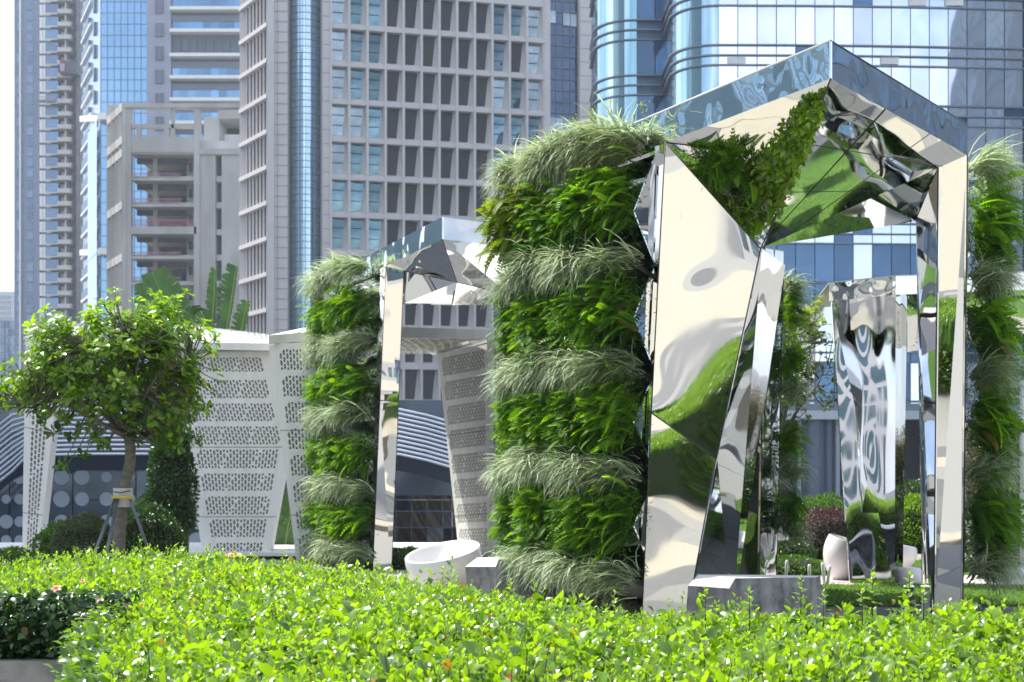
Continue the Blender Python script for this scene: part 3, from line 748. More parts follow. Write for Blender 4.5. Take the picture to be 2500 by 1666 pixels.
# glass facade with printed dots
fg = glass('dark_fritted_glass', (.09, .12, .17), (.16, .19, .24), .4, .02, .6, rand=.25, rough=.1, metal=.5)
Dg = D+1.0
pm_ = MB().box(0, 1.9, 0, .04, 0, 1.5).mesh('glass_panel', fg)
for i in range(13):
    for j in range(3):
        inst('glass_panel', pm_, (wx(-130, Dg)+i*1.93, Dg, GZ(1342, Dg)+j*1.53), t)
rng2 = random.Random(4)
dotm = M_('white_frit_dot', (.42, .48, .55), (.34, .40, .47), .5)
dm = MB().lathe([(0, 0), (1, 0)], (0, 0, 0), 24).mesh('frit_dot', dotm)
xd = [15, 48, 96, 150, 200, 260, 318, 368, 425, 480, 535, 590]
for j, yd in enumerate((1165, 1219, 1274, 1320)):
    for i, xx in enumerate(xd):
        rr = rng2.choice([11, 13, 17, 19, 20])*Dg/F
        inst('frit_dot', dm, P(xx, yd, Dg-.012), t, (R(90), 0, 0), (rr, rr, rr))
# right part: stone and glass panels
hues = [M_('facade_pane_beige', (.52, .45, .34), (.42, .36, .28), .3, .2, .6, rand=.2), M_('facade_pane_dark', (.10, .13, .18), (.25, .28, .33), .15, .5, .7, rand=.2),
        M_('facade_pane_pale', (.55, .58, .60), (.45, .44, .40), .3, .2, .7, rand=.1)]
pat = [1, 1, 0, 0, 0, 2, 1, 0, 2, 1, 0, 0]
for i in range(14):
    for j in range(3):
        x0_, x1_ = 930+i*38, 966+i*38
        hm = hues[pat[(i+j) % 12]]
        MB().hexa(P(x0_, 1210+j*40+37, Dg), P(x1_, 1210+j*40+37, Dg), P(x1_, 1210+j*40, Dg), P(x0_, 1210+j*40, Dg), (0, .05, 0)).build('facade_pane', hm, t)
MB().box(wx(-140, Dg), wx(1560, Dg), Dg+.3, Dg+6, -1.2, GZ(1130, Dg)).build('facade_rear', dk, t)
# pale ramp canopy at right
t = thing('ramp_canopy', 'pale blue slatted ramp roof beside the green dome bush', 'canopy', (wx(1890, 60), 60, -1.2))
for i in range(7):
    MB().hexa(P(1840, 1228+i*13, 60), P(2010, 1240+i*15, 60), P(2010, 1252+i*15, 60), P(1840, 1238+i*13, 60), (0, .6, -.1)).build('roof_panel', M_('pale_blue_panel', (.40, .48, .58), (.35, .43, .53), .4, .3), t)
MB().box(wx(1925, 40), wx(1938, 40), 40, 40.2, -1.2, GZ(1262, 40)).build('post', MAT['white'], t)

# ---------------------------------------------------------------- buildings behind the camera, seen in the mirrors
def rear_block(label, name, x0, x1, y0, h, wallm, glassm, nx, nz, frac=.62, face=1):
    t = thing(name, label, 'building', ((x0+x1)/2, y0, -1.2))
    MB().box(x0, x1, y0-15 if face > 0 else y0+.06, y0 if face > 0 else y0+(18 if x0 > 0 else 46), -1.2, h).build('wall', wallm, t)
    w = (x1-x0)/nx; hh = h/nz
    me = MB().box(w*(1-frac)/2, w*(1+frac)/2, 0, .06, hh*.15, hh*.85).mesh('window', glassm)
    n = 0; rest = MB()
    for j in range(nz):
        for i in range(nx): 
            if n < (300 if face > 0 else 200): inst('window', me, (x0+i*w, y0, j*hh), t); n += 1
    if face < 0 and x0 > 0:
        m2 = MB().box(0, .06, .4, 2.9, hh*.15, hh*.85).mesh('window', glassm)
        for j in range(nz):
            for i in range(5): inst('window', m2, (x0-.06, y0+.3+i*3.4, j*hh), t)
    return t
rear_block('light grey gridded tower across the plaza, seen bent in the mirror columns', 'office_tower', -34, -6, -75, 62, M_('light_grey_cladding', (.60, .59, .60), (.54, .53, .54), .7), glass('rear_teal_glass', (.20, .32, .36), (.28, .4, .44), rand=.2), 12, 18)
rear_block('teal glass tower across the plaza, seen in the mirror fascia', 'glass_tower', 2, 26, -90, 78, M_('teal_frame', (.20, .30, .34), rough=.4), glass('rear_blue_glass', (.30, .46, .54), (.24, .4, .48), rand=.2), 10, 24, .9)
rear_block('teal grey tower far to the left of the plaza, seen in the left mirror fascia', 'glass_tower', -110, -36, 34, 62, M_('grey_teal_frame', (.24, .34, .38), rough=.4), glass('side_teal_glass', (.36, .50, .56), (.26, .38, .44), rand=.25, metal=.6), 18, 16, .86, -1)
rear_block('dark slate tower far to the right of the plaza, seen in the right mirror fascia', 'glass_tower', 60, 124, 44, 60, M_('slate_frame', (.08, .11, .15), rough=.4), glass('side_slate_glass', (.07, .11, .16), (.11, .16, .22), rand=.3, metal=.5), 18, 16, .86, -1)
rear_block('cream stone block beside the teal tower across the plaza', 'office_block', 34, 70, -70, 34, M_('cream_stone_wall', (.66, .62, .54), (.6, .57, .5), .7), glass('rear_dark_glass', (.10, .14, .18), (.14, .18, .22), rand=.2), 12, 9, .5)

hz = bpy.data.materials.new('city_haze'); hz.use_nodes = True; hn = hz.node_tree.nodes; hn.clear()
pv = hn.new('ShaderNodeVolumePrincipled'); pv.inputs['Color'].default_value = (.80, .89, 1, 1); pv.inputs['Density'].default_value = .00042
ho = hn.new('ShaderNodeOutputMaterial'); hz.node_tree.links.new(pv.outputs['Volume'], ho.inputs['Volume'])
MB().box(-920, 920, -420, 1520, -4.2, 135).build('haze', hz, kind='stuff')
def tri_facet(b, *p): return b.poly(*p)
def facet(name, pts, mat, parent, seam=True):
    "a mirror sheet 12 mm thick with a folded edge"
    pts = [Vector(p) for p in pts]
    n = (pts[1]-pts[0]).cross(pts[2]-pts[0]).normalized()
    view = Vector((0, 0, CZ))-pts[0]
    if n.dot(view) < 0: n = -n
    b = MB(); k = len(pts); back = [p-n*.012 for p in pts]
    b.add(pts+back, [tuple(range(k)), tuple(range(2*k-1, k-1, -1))]+[(i, k+i, k+(i+1) % k, (i+1) % k) for i in range(k)])
    return b.build(name, mat, parent)
def seams(parent, segs, r=.005):
    for a, b_ in segs: MB().tube([a, b_], r, 5).build('seam', MAT['seam'], parent)

# ---------------------------------------------------------------- planted bands
def plant_rows(p0, p1, out, n, zj=.05, depth=(.02, .16)):
    p0, p1, out = np.array(p0), np.array(p1), np.array(out)
    s = rnd(0, 1, n); pos = p0+(p1-p0)*s[:, None]+out*rnd(*depth, n)[:, None]
    ph = p0[2]*7.3
    pos += out*(.15*np.sin(np.pi*np.clip(s, 0, 1))**.6-.07+.05*np.abs(np.sin(s*7.5+ph))+.03*np.sin(s*23+ph*2))[:, None]
    pos[:, 2] += rng.normal(0, zj, n)+.045*np.sin(s*8+ph*3); return pos, s
def i_top(p): return p[2] > 3.7
def endfix(s, q): return np.where(s < .22, np.abs(q)+.1, np.where(s > .85, -np.abs(q), q))
def grass_band(label, group, p0, p1, out, n=1500, L=.38, mat='grass', up=.75, name='grass_row', zj=.045, w=1.0):
    t = Cloud(); pos, s = plant_rows(p0, p1, out, n, zj)
    al = nrm(np.array(p1)-np.array(p0)); o = np.array(out)
    d = o*rnd(.25, 1.0, n)[:, None]+al*endfix(s, rng.normal(0, .45, n))[:, None]
    d[:, 2] += rnd(.0, 1.0, n)*up*1.5
    wv = .5+.5*np.sin(s*17+p0[2]*3)
    ln = L*rnd(.55, 1.2, n)*(.85+.25*wv)
    M = frames(d, np.tile([0, 0, 1.], (n, 1))+rng.normal(0, .25, (n, 3)))
    h = n//2; tone = np.clip(rng.normal(.62 if i_top(p0) else .55, .26, n)+.14*np.sin(s*13+p0[2]*5)-.16*(rng.random(n) < .25), 0, 1)  # topmost rows toned paler, sunlight put into the blade colour
    s3 = np.stack([rnd(.28, .5, n)*w, ln, ln], 1)
    t.add(*BLADE, pos[:h], M[:h], s3[:h], tone[:h]); t.add(*BLADE2, pos[h:], M[h:], s3[h:], tone[h:])
    r = t.build(name, MAT[mat], label=label, cat='grass clump', group=group); return r
def fern_band(label, group, p0, p1, out, n=420, L=.34, mat='fern', name='fern_row', fine=False, zj=.08):
    t = Cloud(); pos, s = plant_rows(p0, p1, out, n, zj, (.0, .14))
    al = nrm(np.array(p1)-np.array(p0)); o = np.array(out)
    d = o*rnd(.35, 1.0, n)[:, None]+al*endfix(s, rng.normal(0, .5, n))[:, None]
    d[:, 2] += rnd(-.75, .75, n)
    M = frames(d, np.tile([0, 0, 1.], (n, 1))+rng.normal(0, .4, (n, 3)))
    ln = L*rnd(.55, 1.25, n)
    s3 = np.stack([ln*rnd(.55, .85, n), ln, ln*rnd(.3, 1.1, n)], 1)
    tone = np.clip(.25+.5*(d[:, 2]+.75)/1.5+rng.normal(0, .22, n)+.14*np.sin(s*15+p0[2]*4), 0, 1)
    h = n//2
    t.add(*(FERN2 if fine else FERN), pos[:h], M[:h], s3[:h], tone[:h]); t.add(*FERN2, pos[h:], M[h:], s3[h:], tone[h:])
    # filler leaves behind the fronds
    k = int(n*5); p2, s2 = plant_rows(p0, p1, out, k, zj*1.4, (-.05, .16)); 
    dd = sph(k)+o*.5
    t.add(*LEAFS, p2, frames(dd, sph(k)), rnd(.016, .034, k)[:, None]*np.array([.8, 1, 1]), rnd(0, .55, k))
    r = t.build(name, MAT[mat], label=label, cat='fern', group=group); return r
def weeds(label, base, hts, n_leaf=60):
    "thin wild stems with small leaves"
    t = thing('wild_shoots', label, 'weed', base); st = MB(); c = Cloud()
    for (dx, dy, h) in hts:
        p = Vector(base)+Vector((dx, dy, 0)); lean = Vector((random.uniform(-.25, .25), random.uniform(-.2, .2), 1)); q = p+lean*h
        st.tube([p, p.lerp(q, .5)+Vector((.01, 0, 0)), q], [.004, .003, .0015], 4)
        k = 26; s = rnd(.25, 1, k); pos = np.array(p)+(np.array(q)-np.array(p))*s[:, None]+rng.normal(0, .012, (k, 3))
        c.add(*LEAFS, pos, frames(sph(k)+np.array([0, 0, .3]), sph(k)), rnd(.018, .034, k)[:, None]*np.ones(3), rnd(.2, 1, k))
    st.build('stem', MAT['twig'], t); c.build('leaves', MAT['tree2'], t)

# ================================================================ P1: the big mirror pavilion
ZR, ZS = 4.15, 3.90
def atz(x, y, z):
    "point seen at a pixel at height z"
    D = (z-CZ)*F/(HY-y); return P(x, y, D)
C1, L1, R1, LL1 = atz(2028, 100, ZR), atz(1624, 265, ZR), atz(2362, 304, ZR), atz(1262, 424, ZR)
dl = (LL1-C1); dl.z = 0; B1 = R1+Vector((dl.x, dl.y, 0))
# keep the left edge straight
L1 = C1+dl*((1624-CX)/F*C1.y-C1.x)/(dl.x-(1624-CX)/F*dl.y)
p1 = thing('mirror_pavilion', 'largest mirror clad pavilion with planted sides, its corner peak near top right', 'pavilion', (2.3, 12.2, 0))
lo = lambda p, z=ZS: Vector((p.x, p.y, z))
nl = Vector((dl.y, -dl.x, 0)).normalized(); nl = nl if nl.x < 0 else -nl      # outward normal of the left side
dr = R1-C1; nr = Vector((dr.y, -dr.x, 0)).normalized(); nr = nr if nr.y < 0 else -nr
mid = C1.lerp(LL1, .28)
facet('left_fascia', [C1, mid, lo(mid), lo(C1)], MAT['mirror_strip'], p1)
facet('left_fascia', [mid, LL1, lo(LL1), lo(mid)], MAT['mirror_strip'], p1)
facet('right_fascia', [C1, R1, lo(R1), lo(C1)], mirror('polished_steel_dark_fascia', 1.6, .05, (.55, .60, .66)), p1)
MB().poly(LL1, B1, lo(B1), lo(LL1)).poly(B1, R1, lo(R1), lo(B1)).build('rear_fascia', MAT['mirror_calm'], p1)
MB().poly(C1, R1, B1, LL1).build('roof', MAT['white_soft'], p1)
MB().poly(*[Vector((p.x, p.y, ZS+.015)) for p in (C1, LL1, B1, R1)]).build('soffit', MAT['mirror_calm'], p1)
MB().tube([C1+Vector((0, 0, .004)), LL1+Vector((0, 0, .004))], .008, 6).build('edge_trim', MAT['white_gloss'], p1)
MB().tube([C1, R1], .006, 6).build('edge_trim', MAT['seam'], p1)
Cp, Lp, Rp = lo(C1), lo(L1), lo(R1)
Q = P(1865, 603, 12.5); Tp = Cp.lerp(Q, .70)
E = P(1857, 608, 11.56)
facet('soffit_facet', [Lp, Cp, Tp], MAT['mirror_calm'], p1)
facet('soffit_facet', [Cp, Rp, Q], mirror('polished_steel_soffit_facet', .8, .03), p1)
seams(p1, [(Cp.lerp(Q, .33), Rp.lerp(Q, .12)), (Cp.lerp(Q, .62), Rp.lerp(Q, .38)), (Cp.lerp(Rp, .35)+Vector((0, 0, -.004)), Q.lerp(Cp, .06)), (Cp.lerp(Rp, .68), Q.lerp(Rp, .1))], .0035)
facet('soffit_facet', [Lp+Vector((.004, 0, -.004)), Tp, E], MAT['mirror'], p1)
K = Q.lerp(Rp, .80)
for i in range(40):     # the point on Q-R' that is seen above the leg's left edge
    s = .6+.4*i/40
    q = Q.lerp(Rp, s)
    if q.x/q.y*F+CX > 2286: K = q; break
K2 = P(2286, 545, 12.7); K3 = P(2236, 540, 12.9)
facet('soffit_facet', [Q, K, K3], MAT['mirror_calm'], p1)
facet('soffit_facet', [K, K2, K3], MAT['mirror_calm'], p1)
MB().poly(Q, K3, Vector((K3.x+.4, K3.y+2.0, ZS)), Vector((Q.x+.3, Q.y+3.0, ZS))).build('soffit_facet', MAT['mirror_calm'], p1)
# left leg, front panel leaning back at its foot so that it mirrors the ground
M1 = P(1590, 1008, 11.97)
pn = (Lp-M1).cross(E-M1).normalized()
M2 = on_plane(1748, 1120, M1, pn)
BLp = P(1565, 1556, 12.11)
pn2 = (M1-BLp).cross(M2-BLp).normalized()
BRp = on_plane(1668, 1556, BLp, pn2)
legm = mirror('polished_steel_leg', .8, .092, (.90, .89, .85))
facet('leg_panel', [Lp, M1, M2, on_plane(1857, 608, M1, pn)], legm, p1)
facet('leg_panel', [M1, BLp, BRp, M2], legm, p1)
seams(p1, [(Lp, M1), (M1, BLp), (M1, M2), (Lp, E), (E, Tp), (E, M2), (M2, BRp), (Cp, Q)], .006)
SB = P(1551, 1556, 12.75)
facet('leg_side', [Lp, M1, BLp, SB, P(1612, 352, 12.2)], MAT['mirror_calm'], p1)
# rear of the leg, closing the prism
RB = Vector((BRp.x+.5, BRp.y+.75, 0)); RT = Vector((E.x+.35, E.y+.9, E.z))
facet('leg_panel', [on_plane(1857, 608, M1, pn), M2, BRp, RB, RT], MAT['mirror'], p1)
facet('leg_panel', [SB, RB, RT, Vector((Lp.x-.05, Lp.y+.7, ZS))], MAT['mirror_calm'], p1)
# right leg
urr = Vector((.335, 1, 0)).normalized(); nrr = Vector((urr.y, -urr.x, 0))
gA, gB = K, Rp
bA = P(2279, 1552, 12.72); bB = P(2350, 1534, 12.86)
legr = mirror('polished_steel_right_leg', .9, .05, (.88, .88, .84))
facet('leg_panel', [gA, gB, bB, bA], legr, p1)
bC = P(2252, 1524, 13.5)
facet('leg_panel', [K3, K2.lerp(K, 0), bA, bC], mirror('polished_steel_inner', 2.0, .05, (.80, .85, .88), (1, 1, .6)), p1)
rbk = Vector((Rp.x+.02, Rp.y+.9, 0))
facet('leg_side', [gB, bB, Vector((bB.x, bB.y, 0))+urr*.5, Vector((gB.x, gB.y, ZS))+urr*.5], MAT['mirror_calm'], p1)
seams(p1, [(gA, bA), (gB, bB)], .006)
# zigzag mirrored core behind the left planting
zl = [3.90, 3.42, 3.0, 2.55, 2.12, 1.70, 1.28, .85, .42, .0]
ul = (LL1-L1); ul.z = 0
wa, wb = lo(L1, 0)-nl*.16+ul*.16, lo(LL1, 0)-nl*.10
for i in range(len(zl)-1):
    o0, o1 = (.0, .20) if i % 2 == 0 else (.20, .0)
    a0, a1 = wa+nl*o0, wb+nl*o0; b0, b1 = wa+nl*o1, wb+nl*o1
    facet('side_panel', [Vector((a0.x, a0.y, zl[i])), Vector((a1.x, a1.y, zl[i])), Vector((b1.x, b1.y, zl[i+1])), Vector((b0.x, b0.y, zl[i+1]))], MAT['mirror'], p1)
ur = Vector((dl.x, dl.y, 0)).normalized()
ra, rb = Vector((bB.x-.14, bB.y+.1, 0)), Vector((bB.x-.14, bB.y+.1, 0))+urr*1.5
for i in range(len(zl)-1):
    o0, o1 = (.0, .20) if i % 2 == 0 else (.20, .0)
    a0, a1, b0, b1 = ra+nrr*o0, rb+nrr*o0, ra+nrr*o1, rb+nrr*o1
    facet('side_panel', [Vector((a0.x, a0.y, zl[i])), Vector((a1.x, a1.y, zl[i])), Vector((b1.x, b1.y, zl[i+1])), Vector((b0.x, b0.y, zl[i+1]))], MAT['mirror_calm'], p1)
for i in range(4):
    z = 3.0-.86*i
    MB().hexa(wa+Vector((0, 0, z-.12)), wb+Vector((0, 0, z-.12)), wb+nl*.26+Vector((0, 0, z)), wa+nl*.26+Vector((0, 0, z)), (0, 0, .04)).build('planter_tray', MAT['seam'], p1)

ordn = ['topmost', 'second', 'third', 'fourth', 'lowest']
g0, g1 = L1-nl*.02+ul*.10, L1+ul*.93
def lv(p, z, o=0.1): return (p.x+nl.x*o, p.y+nl.y*o, z)
outl = (nl.x, nl.y, 0.)
for i, z in enumerate([3.98, 3.02, 2.16, 1.31, .45]):
    grass_band(f'{ordn[i]} row of variegated grass on left side of the largest mirror pavilion' if i < 4 else 'lowest grass tuft at foot of left side of the largest mirror pavilion',
               'planted rows on the largest pavilion', lv(g0, z, .06 if i else -.02), lv(g1, z, .06), outl, 3300 if i else 4400, .36 if i else .36, 'grass' if i != 0 else 'grass', up=.75 if i else 1.0)
grass_band('olive bronze grass mixed along the roof edge of the largest mirror pavilion', 'planted rows on the largest pavilion', lv(g0, 3.93, .02), lv(g1, 3.93, .02), outl, 1600, .34, 'grass_dry', up=1.1)
for i, z in enumerate([3.50, 2.60, 1.76, .92]):
    fern_band(f'{ordn[i]} row of sword fern on left side of the largest mirror pavilion' if i < 3 else 'lowest row of sword fern on left side of the largest mirror pavilion',
              'planted rows on the largest pavilion', lv(g0, z, .08), lv(g1, z, .08), outl, 2500, .25, 'fern', zj=.12)
fern_band('yellow green fern at the far top left of the largest mirror pavilion', 'planted rows on the largest pavilion', lv(g0.lerp(g1, .55), 3.62, .12), lv(g1, 3.58, .14), outl, 420, .32, 'fern_y', zj=.10)
weeds('wild leafy shoots standing along the left roof edge of the largest pavilion', (g0.lerp(g1, .5).x, g0.lerp(g1, .5).y, 4.12),
      [(ul.x*s, ul.y*s, h) for s, h in ((-.4, .16), (-.32, .22), (-.2, .30), (-.12, .42), (-.05, .33), (.05, .30), (.12, .36), (.22, .25), (.3, .3), (.42, .34), (.47, .2))])
# right side planting
def rv(p, z, o=.1): return (p.x+nrr.x*o, p.y+nrr.y*o, z)
r0, r1 = Vector((bB.x+.0, bB.y+.15, 0)), Vector((bB.x, bB.y+.1, 0))+urr*1.4
outr = (nrr.x*.8, nrr.y*.8-.45, 0.)
for i, z in enumerate([3.98, 3.02, 2.16, 1.31, .45]):
    grass_band(f'{ordn[i]} tuft of variegated grass on right edge of the largest mirror pavilion', 'planted rows on the largest pavilion', rv(r0, z, .03), rv(r1, z, .06), outr, 900, .42, 'grass', up=.8)
for i, z in enumerate([3.50, 2.60, 1.76, .92]):
    fern_band(f'{ordn[i]} fern clump on right edge of the largest mirror pavilion', 'planted rows on the largest pavilion', rv(r0, z, .05), rv(r1, z, .08), outr, 340, .36, 'fern', zj=.12)
# ferns planted under the soffit, inside
fern_band('dark ferns tucked under the roof above the left leg of the largest pavilion', 'planted rows on the largest pavilion', (Lp.x+.15, Lp.y-.15, 3.80), (Lp.x+.62, Lp.y-.25, 3.50), (.3, -.4, .3), 90, .24, 'fern', zj=.04)
grass_band('dark grass tufts growing in the roof valley of the largest pavilion', 'planted rows on the largest pavilion', tuple(Lp.lerp(Tp, .45)+Vector((0, -.05, -.05))), tuple(Tp+Vector((-.12, -.04, -.02))), (.1, -.5, .5), 160, .26, 'grass', up=.8)
fern_band('lush ferns growing in the roof valley above the left leg of the largest pavilion', 'planted rows on the largest pavilion', tuple(Lp.lerp(Tp, .3)+Vector((0, -.05, -.05))), tuple(Tp+Vector((-.05, -.04, .05))), (.1, -.4, .7), 420, .24, 'fern', zj=.05)
cb_ = thing('mirrored_leaves', 'bright leaves standing in for greenery mirrored under the roof peak of the largest mirror pavilion', 'modelled reflection', tuple(Tp)); c_ = Cloud(); n_ = 2600  # leaf cloud added in place of greenery reflected in the soffit
s_ = rnd(0, 1, n_)**.8; w_ = np.abs(rng.normal(0, .17, n_))*(1.25-s_*.9)
p_ = np.array(Tp)+(np.array(Cp)-np.array(Tp))*(s_*.86)[:, None]+(np.array(Lp)-np.array(Cp))*w_[:, None]; p_[:, 2] -= np.abs(rng.normal(0, .05, n_))+.01; p_ -= .12*np.array([.1, .8, 0])*rnd(0, 1, n_)[:, None]
dd_ = sph(n_)+np.array([-.3, -.4, -.5]); c_.add(*LEAF, p_, frames(dd_, sph(n_)+np.array([0, -.6, .6])), rnd(.03, .07, n_)[:, None]*np.ones(3), rnd(.2, 1, n_))
c_.build('leaves', MAT['tree'], cb_)
st_ = MB()
for i in range(14):
    q_ = Tp.lerp(Cp, .06*i); st_.tube([q_+Vector((0, -.02, -.02)), q_.lerp(Lp, .08)+Vector((0, -.05, -.08)), q_.lerp(Lp, .16)+Vector((0, -.03, -.03))], .004, 4)
st_.build('stems', MAT['twig'], cb_)

# ================================================================ P4: mirror column seen through the big one, steel colours darkened for dark reflections
p4 = thing('mirror_pavilion', 'dark mirror column pavilion half hidden behind the left leg of the largest one', 'pavilion', (GX(1800, 15), 15, 0))
q = [P(1650, 590, 14.9), P(1868, 606, 14.4), P(1913, 615, 15.3)]
for i in range(2):
    a, b_ = q[i], q[i+1]; s_ = .19
    facet('fascia', [a, b_, b_-Vector((0, 0, s_)), a-Vector((0, 0, s_))], mirror('polished_steel_dim_fascia', 1.6, .05, (.45, .48, .52)), p4)
t0, t1, t2 = [p-Vector((0, 0, .19)) for p in q]
f0, f1, f2 = P(1700, 1475, 15.4), P(1853, 1468, 15.5), P(1895, 1450, 16.0)
mm1, mm0 = t1.lerp(f1, .52), t0.lerp(f0, .40)
wild = mirror('polished_steel_dark_reflection', 1.5, .14, (.30, .31, .27), detail=1)  # base colour darkened to stand in for dark things reflected here
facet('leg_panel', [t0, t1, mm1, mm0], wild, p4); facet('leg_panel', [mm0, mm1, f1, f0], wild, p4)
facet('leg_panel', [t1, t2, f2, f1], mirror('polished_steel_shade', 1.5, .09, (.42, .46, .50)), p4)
facet('roof', [q[0], q[1], q[2], q[2]+Vector((-.9, .9, 0))], MAT['white_soft'], p4)
MB().hexa(t0+Vector((0, .4, 0)), t2+Vector((-.1, .5, 0)), f2+Vector((-.1, .4, 0)), f0+Vector((0, .4, 0)), (0, .05, 0)).build('rear_panel', MAT['mirror_calm'], p4)
seams(p4, [(t1, f1), (mm0, mm1), (t2, f2)])
for i, (yy, k_) in enumerate([(700, 'g'), (745, 'f'), (870, 'f'), (955, 'g'), (1070, 'f'), (1150, 'g'), (1240, 'f'), (1300, 'g')]):
    z = GZ(yy, 15.4); a, b_ = (t2.x-.02, t2.y+.1, z), (t2.x-.12, t2.y+.7, z)
    nm_ = ['uppermost', 'second', 'third', 'fourth', 'fifth', 'sixth', 'seventh', 'lowest'][i]
    if k_ == 'g': grass_band(f'{nm_} plant clump, grassy, on the right edge of the dark mirror column', 'plants on the dark mirror column', a, b_, (.9, -.2, 0), 260, .30)
    else: fern_band(f'{nm_} plant clump, ferny, on the right edge of the dark mirror column', 'plants on the dark mirror column', a, b_, (.9, -.2, 0), 130, .26, fine=True)

# ================================================================ P3: small mirror pavilion at right, and its roof
p3 = thing('mirror_pavilion', 'smaller mirror pavilion at right with tapering leg that mirrors a gridded tower', 'pavilion', (GX(2150, 16.6), 16.6, 0))
a0, a1, a2 = P(2024, 692, 16.72), P(2187, 675, 16.5), P(2600, 662, 17.6)
fz = Vector((0, 0, .205))
facet('fascia', [a0, a1, a1-fz, a0-fz], MAT['mirror_strip'], p3)
facet('fascia', [a1, a2, a2-fz, a1-fz], mirror('polished_steel_cream_fascia', 1.0, .07, (.85, .84, .80)), p3)
facet('roof', [a0, a1, a2, a2+Vector((-.6, 2.6, 0)), a0+Vector((.3, 2.6, 0))], MAT['white_soft'], p3)
wild3 = mirror('polished_steel_rippled', 1.0, .042, (.74, .75, .78), (1.7, 1.7, .5), detail=1)
b0, b1, b2 = P(2076, 1432, 16.62), P(2184, 1434, 16.5), P(2204, 1425, 17.0)
facet('leg_panel', [a0-fz+Vector((.03, 0, 0)), a1-fz, b1, b0], wild3, p3)
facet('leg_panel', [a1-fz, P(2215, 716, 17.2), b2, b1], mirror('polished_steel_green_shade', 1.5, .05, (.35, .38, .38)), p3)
facet('leg_side', [a0-fz+Vector((.03, 0, 0)), b0, b2+Vector((-.1, .3, 0)), a0-fz+Vector((.3, .8, 0))], MAT['mirror_calm'], p3)
facet('soffit_facet', [P(2215, 716, 16.7), a2-fz, P(2600, 800, 18.6), P(2215, 860, 18.4)], mirror('polished_steel_soffit', .9, .05, (.86, .85, .80)), p3)
facet('leg_panel', [P(2610, 700, 17.6), P(2700, 700, 17.4), P(2680, 1420, 17.4), P(2640, 1420, 17.6)], MAT['mirror'], p3)

# ================================================================ P2: middle mirror pavilion
p2 = thing('mirror_pavilion', 'middle mirror pavilion with planted left side between the white pavilions', 'pavilion', (-1.0, 17.6, 0))
C2, L2, R2 = atz(1080, 530, ZR), atz(942, 602, ZR), atz(1275, 556, ZR)
LL2 = L2+(L2-C2).normalized()*1.75
LL2 = C2+(L2-C2)*2.35
B2 = R2+(LL2-C2)
facet('left_fascia', [C2, LL2, lo(LL2), lo(C2)], mirror('polished_steel_pale_fascia', 3.2, .05, (.80, .86, .88)), p2)
facet('right_fascia', [C2, R2, lo(R2), lo(C2)], mirror('polished_steel_bronze_fascia', 1.4, .07, (.60, .57, .55)), p2)
MB().poly(C2, R2, B2, LL2).build('roof', MAT['white_soft'], p2)
MB().poly(LL2, B2, lo(B2), lo(LL2)).poly(B2, R2, lo(R2), lo(B2)).build('rear_fascia', MAT['mirror_calm'], p2)
MB().poly(*[Vector((p.x, p.y, ZS+.015)) for p in (C2, LL2, B2, R2)]).build('soffit', MAT['mirror_calm'], p2)
c2, l2, r2 = lo(C2), lo(L2), lo(R2)
Mq = P(1116, 690, 18.3); Nq = P(990, 662, 18.9); Oq = P(1245, 720, 18.6)
facet('soffit_facet', [l2, c2, Mq, Nq], MAT['mirror'], p2)
facet('soffit_facet', [c2, r2, Oq, Mq], MAT['mirror'], p2)
facet('soffit_facet', [Nq, Mq, P(1106, 745, 19.0), P(984, 744, 19.2)], MAT['mirror_calm'], p2)
facet('soffit_facet', [Mq, Oq, P(1225, 745, 19.0), P(1106, 745, 19.0)], MAT['mirror'], p2)
seams(p2, [(c2, Mq), (l2, Nq), (Nq, Mq), (Mq, Oq)])
e0, e1 = l2, P(986, 660, 18.75)
h0, h1 = P(909, 1420, 19.1), P(955, 1420, 19.05)
k0, k1 = e0.lerp(h0, .42), e1.lerp(h1, .42)
legm2 = mirror('polished_steel_slim_leg', .9, .08, (.90, .89, .86))
facet('leg_panel', [e0, e1, k1, k0], legm2, p2); facet('leg_panel', [k0, k1, h1, h0], legm2, p2)
facet('leg_side', [e0, h0, P(899, 1420, 19.5), P(930, 640, 19.4)], MAT['mirror_calm'], p2)
facet('leg_panel', [P(1290, 610, 17.6), P(1340, 610, 17.6), P(1325, 1440, 17.9), P(1300, 1440, 17.9)], MAT['mirror'], p2)
seams(p2, [(e0, h0), (k0, k1), (e1, h1)])
n2 = (LL2-C2).normalized(); n2 = Vector((n2.y, -n2.x, 0)); n2 = n2 if n2.x < 0 else -n2
u2_ = (LL2-L2); u2_.z = 0
zl2 = [3.9, 3.3, 2.85, 2.4, 1.98, 1.5, 1.04, .65, .2, 0]
for i in range(len(zl2)-1):
    o0, o1 = (.0, .1) if i % 2 == 0 else (.1, .0)
    a_ = lo(L2, 0)-n2*.16+u2_*.16; b_ = lo(LL2, 0)-n2*.12
    v = [a_+n2*o0, b_+n2*o0, b_+n2*o1, a_+n2*o1]
    facet('side_panel', [Vector((v[0].x, v[0].y, zl2[i])), Vector((v[1].x, v[1].y, zl2[i])), Vector((v[2].x, v[2].y, zl2[i+1])), Vector((v[3].x, v[3].y, zl2[i+1]))], MAT['mirror'], p2)
def l2v(p, z, o=.1): return (p.x+n2.x*o, p.y+n2.y*o, z)
s0, s1 = L2+u2_*.10, L2+u2_*.97
for i, yy in enumerate([652, 838, 1015, 1192, 1350]):
    z = GZ(yy, 19.2)
    grass_band(f'{ordn[i]} row of pale variegated grass on left side of the middle mirror pavilion', 'planted rows on the middle pavilion', l2v(s0, z, .04), l2v(s1, z, .05), (n2.x, n2.y, 0), 1500, .40, 'grass', up=.8, w=1.3)
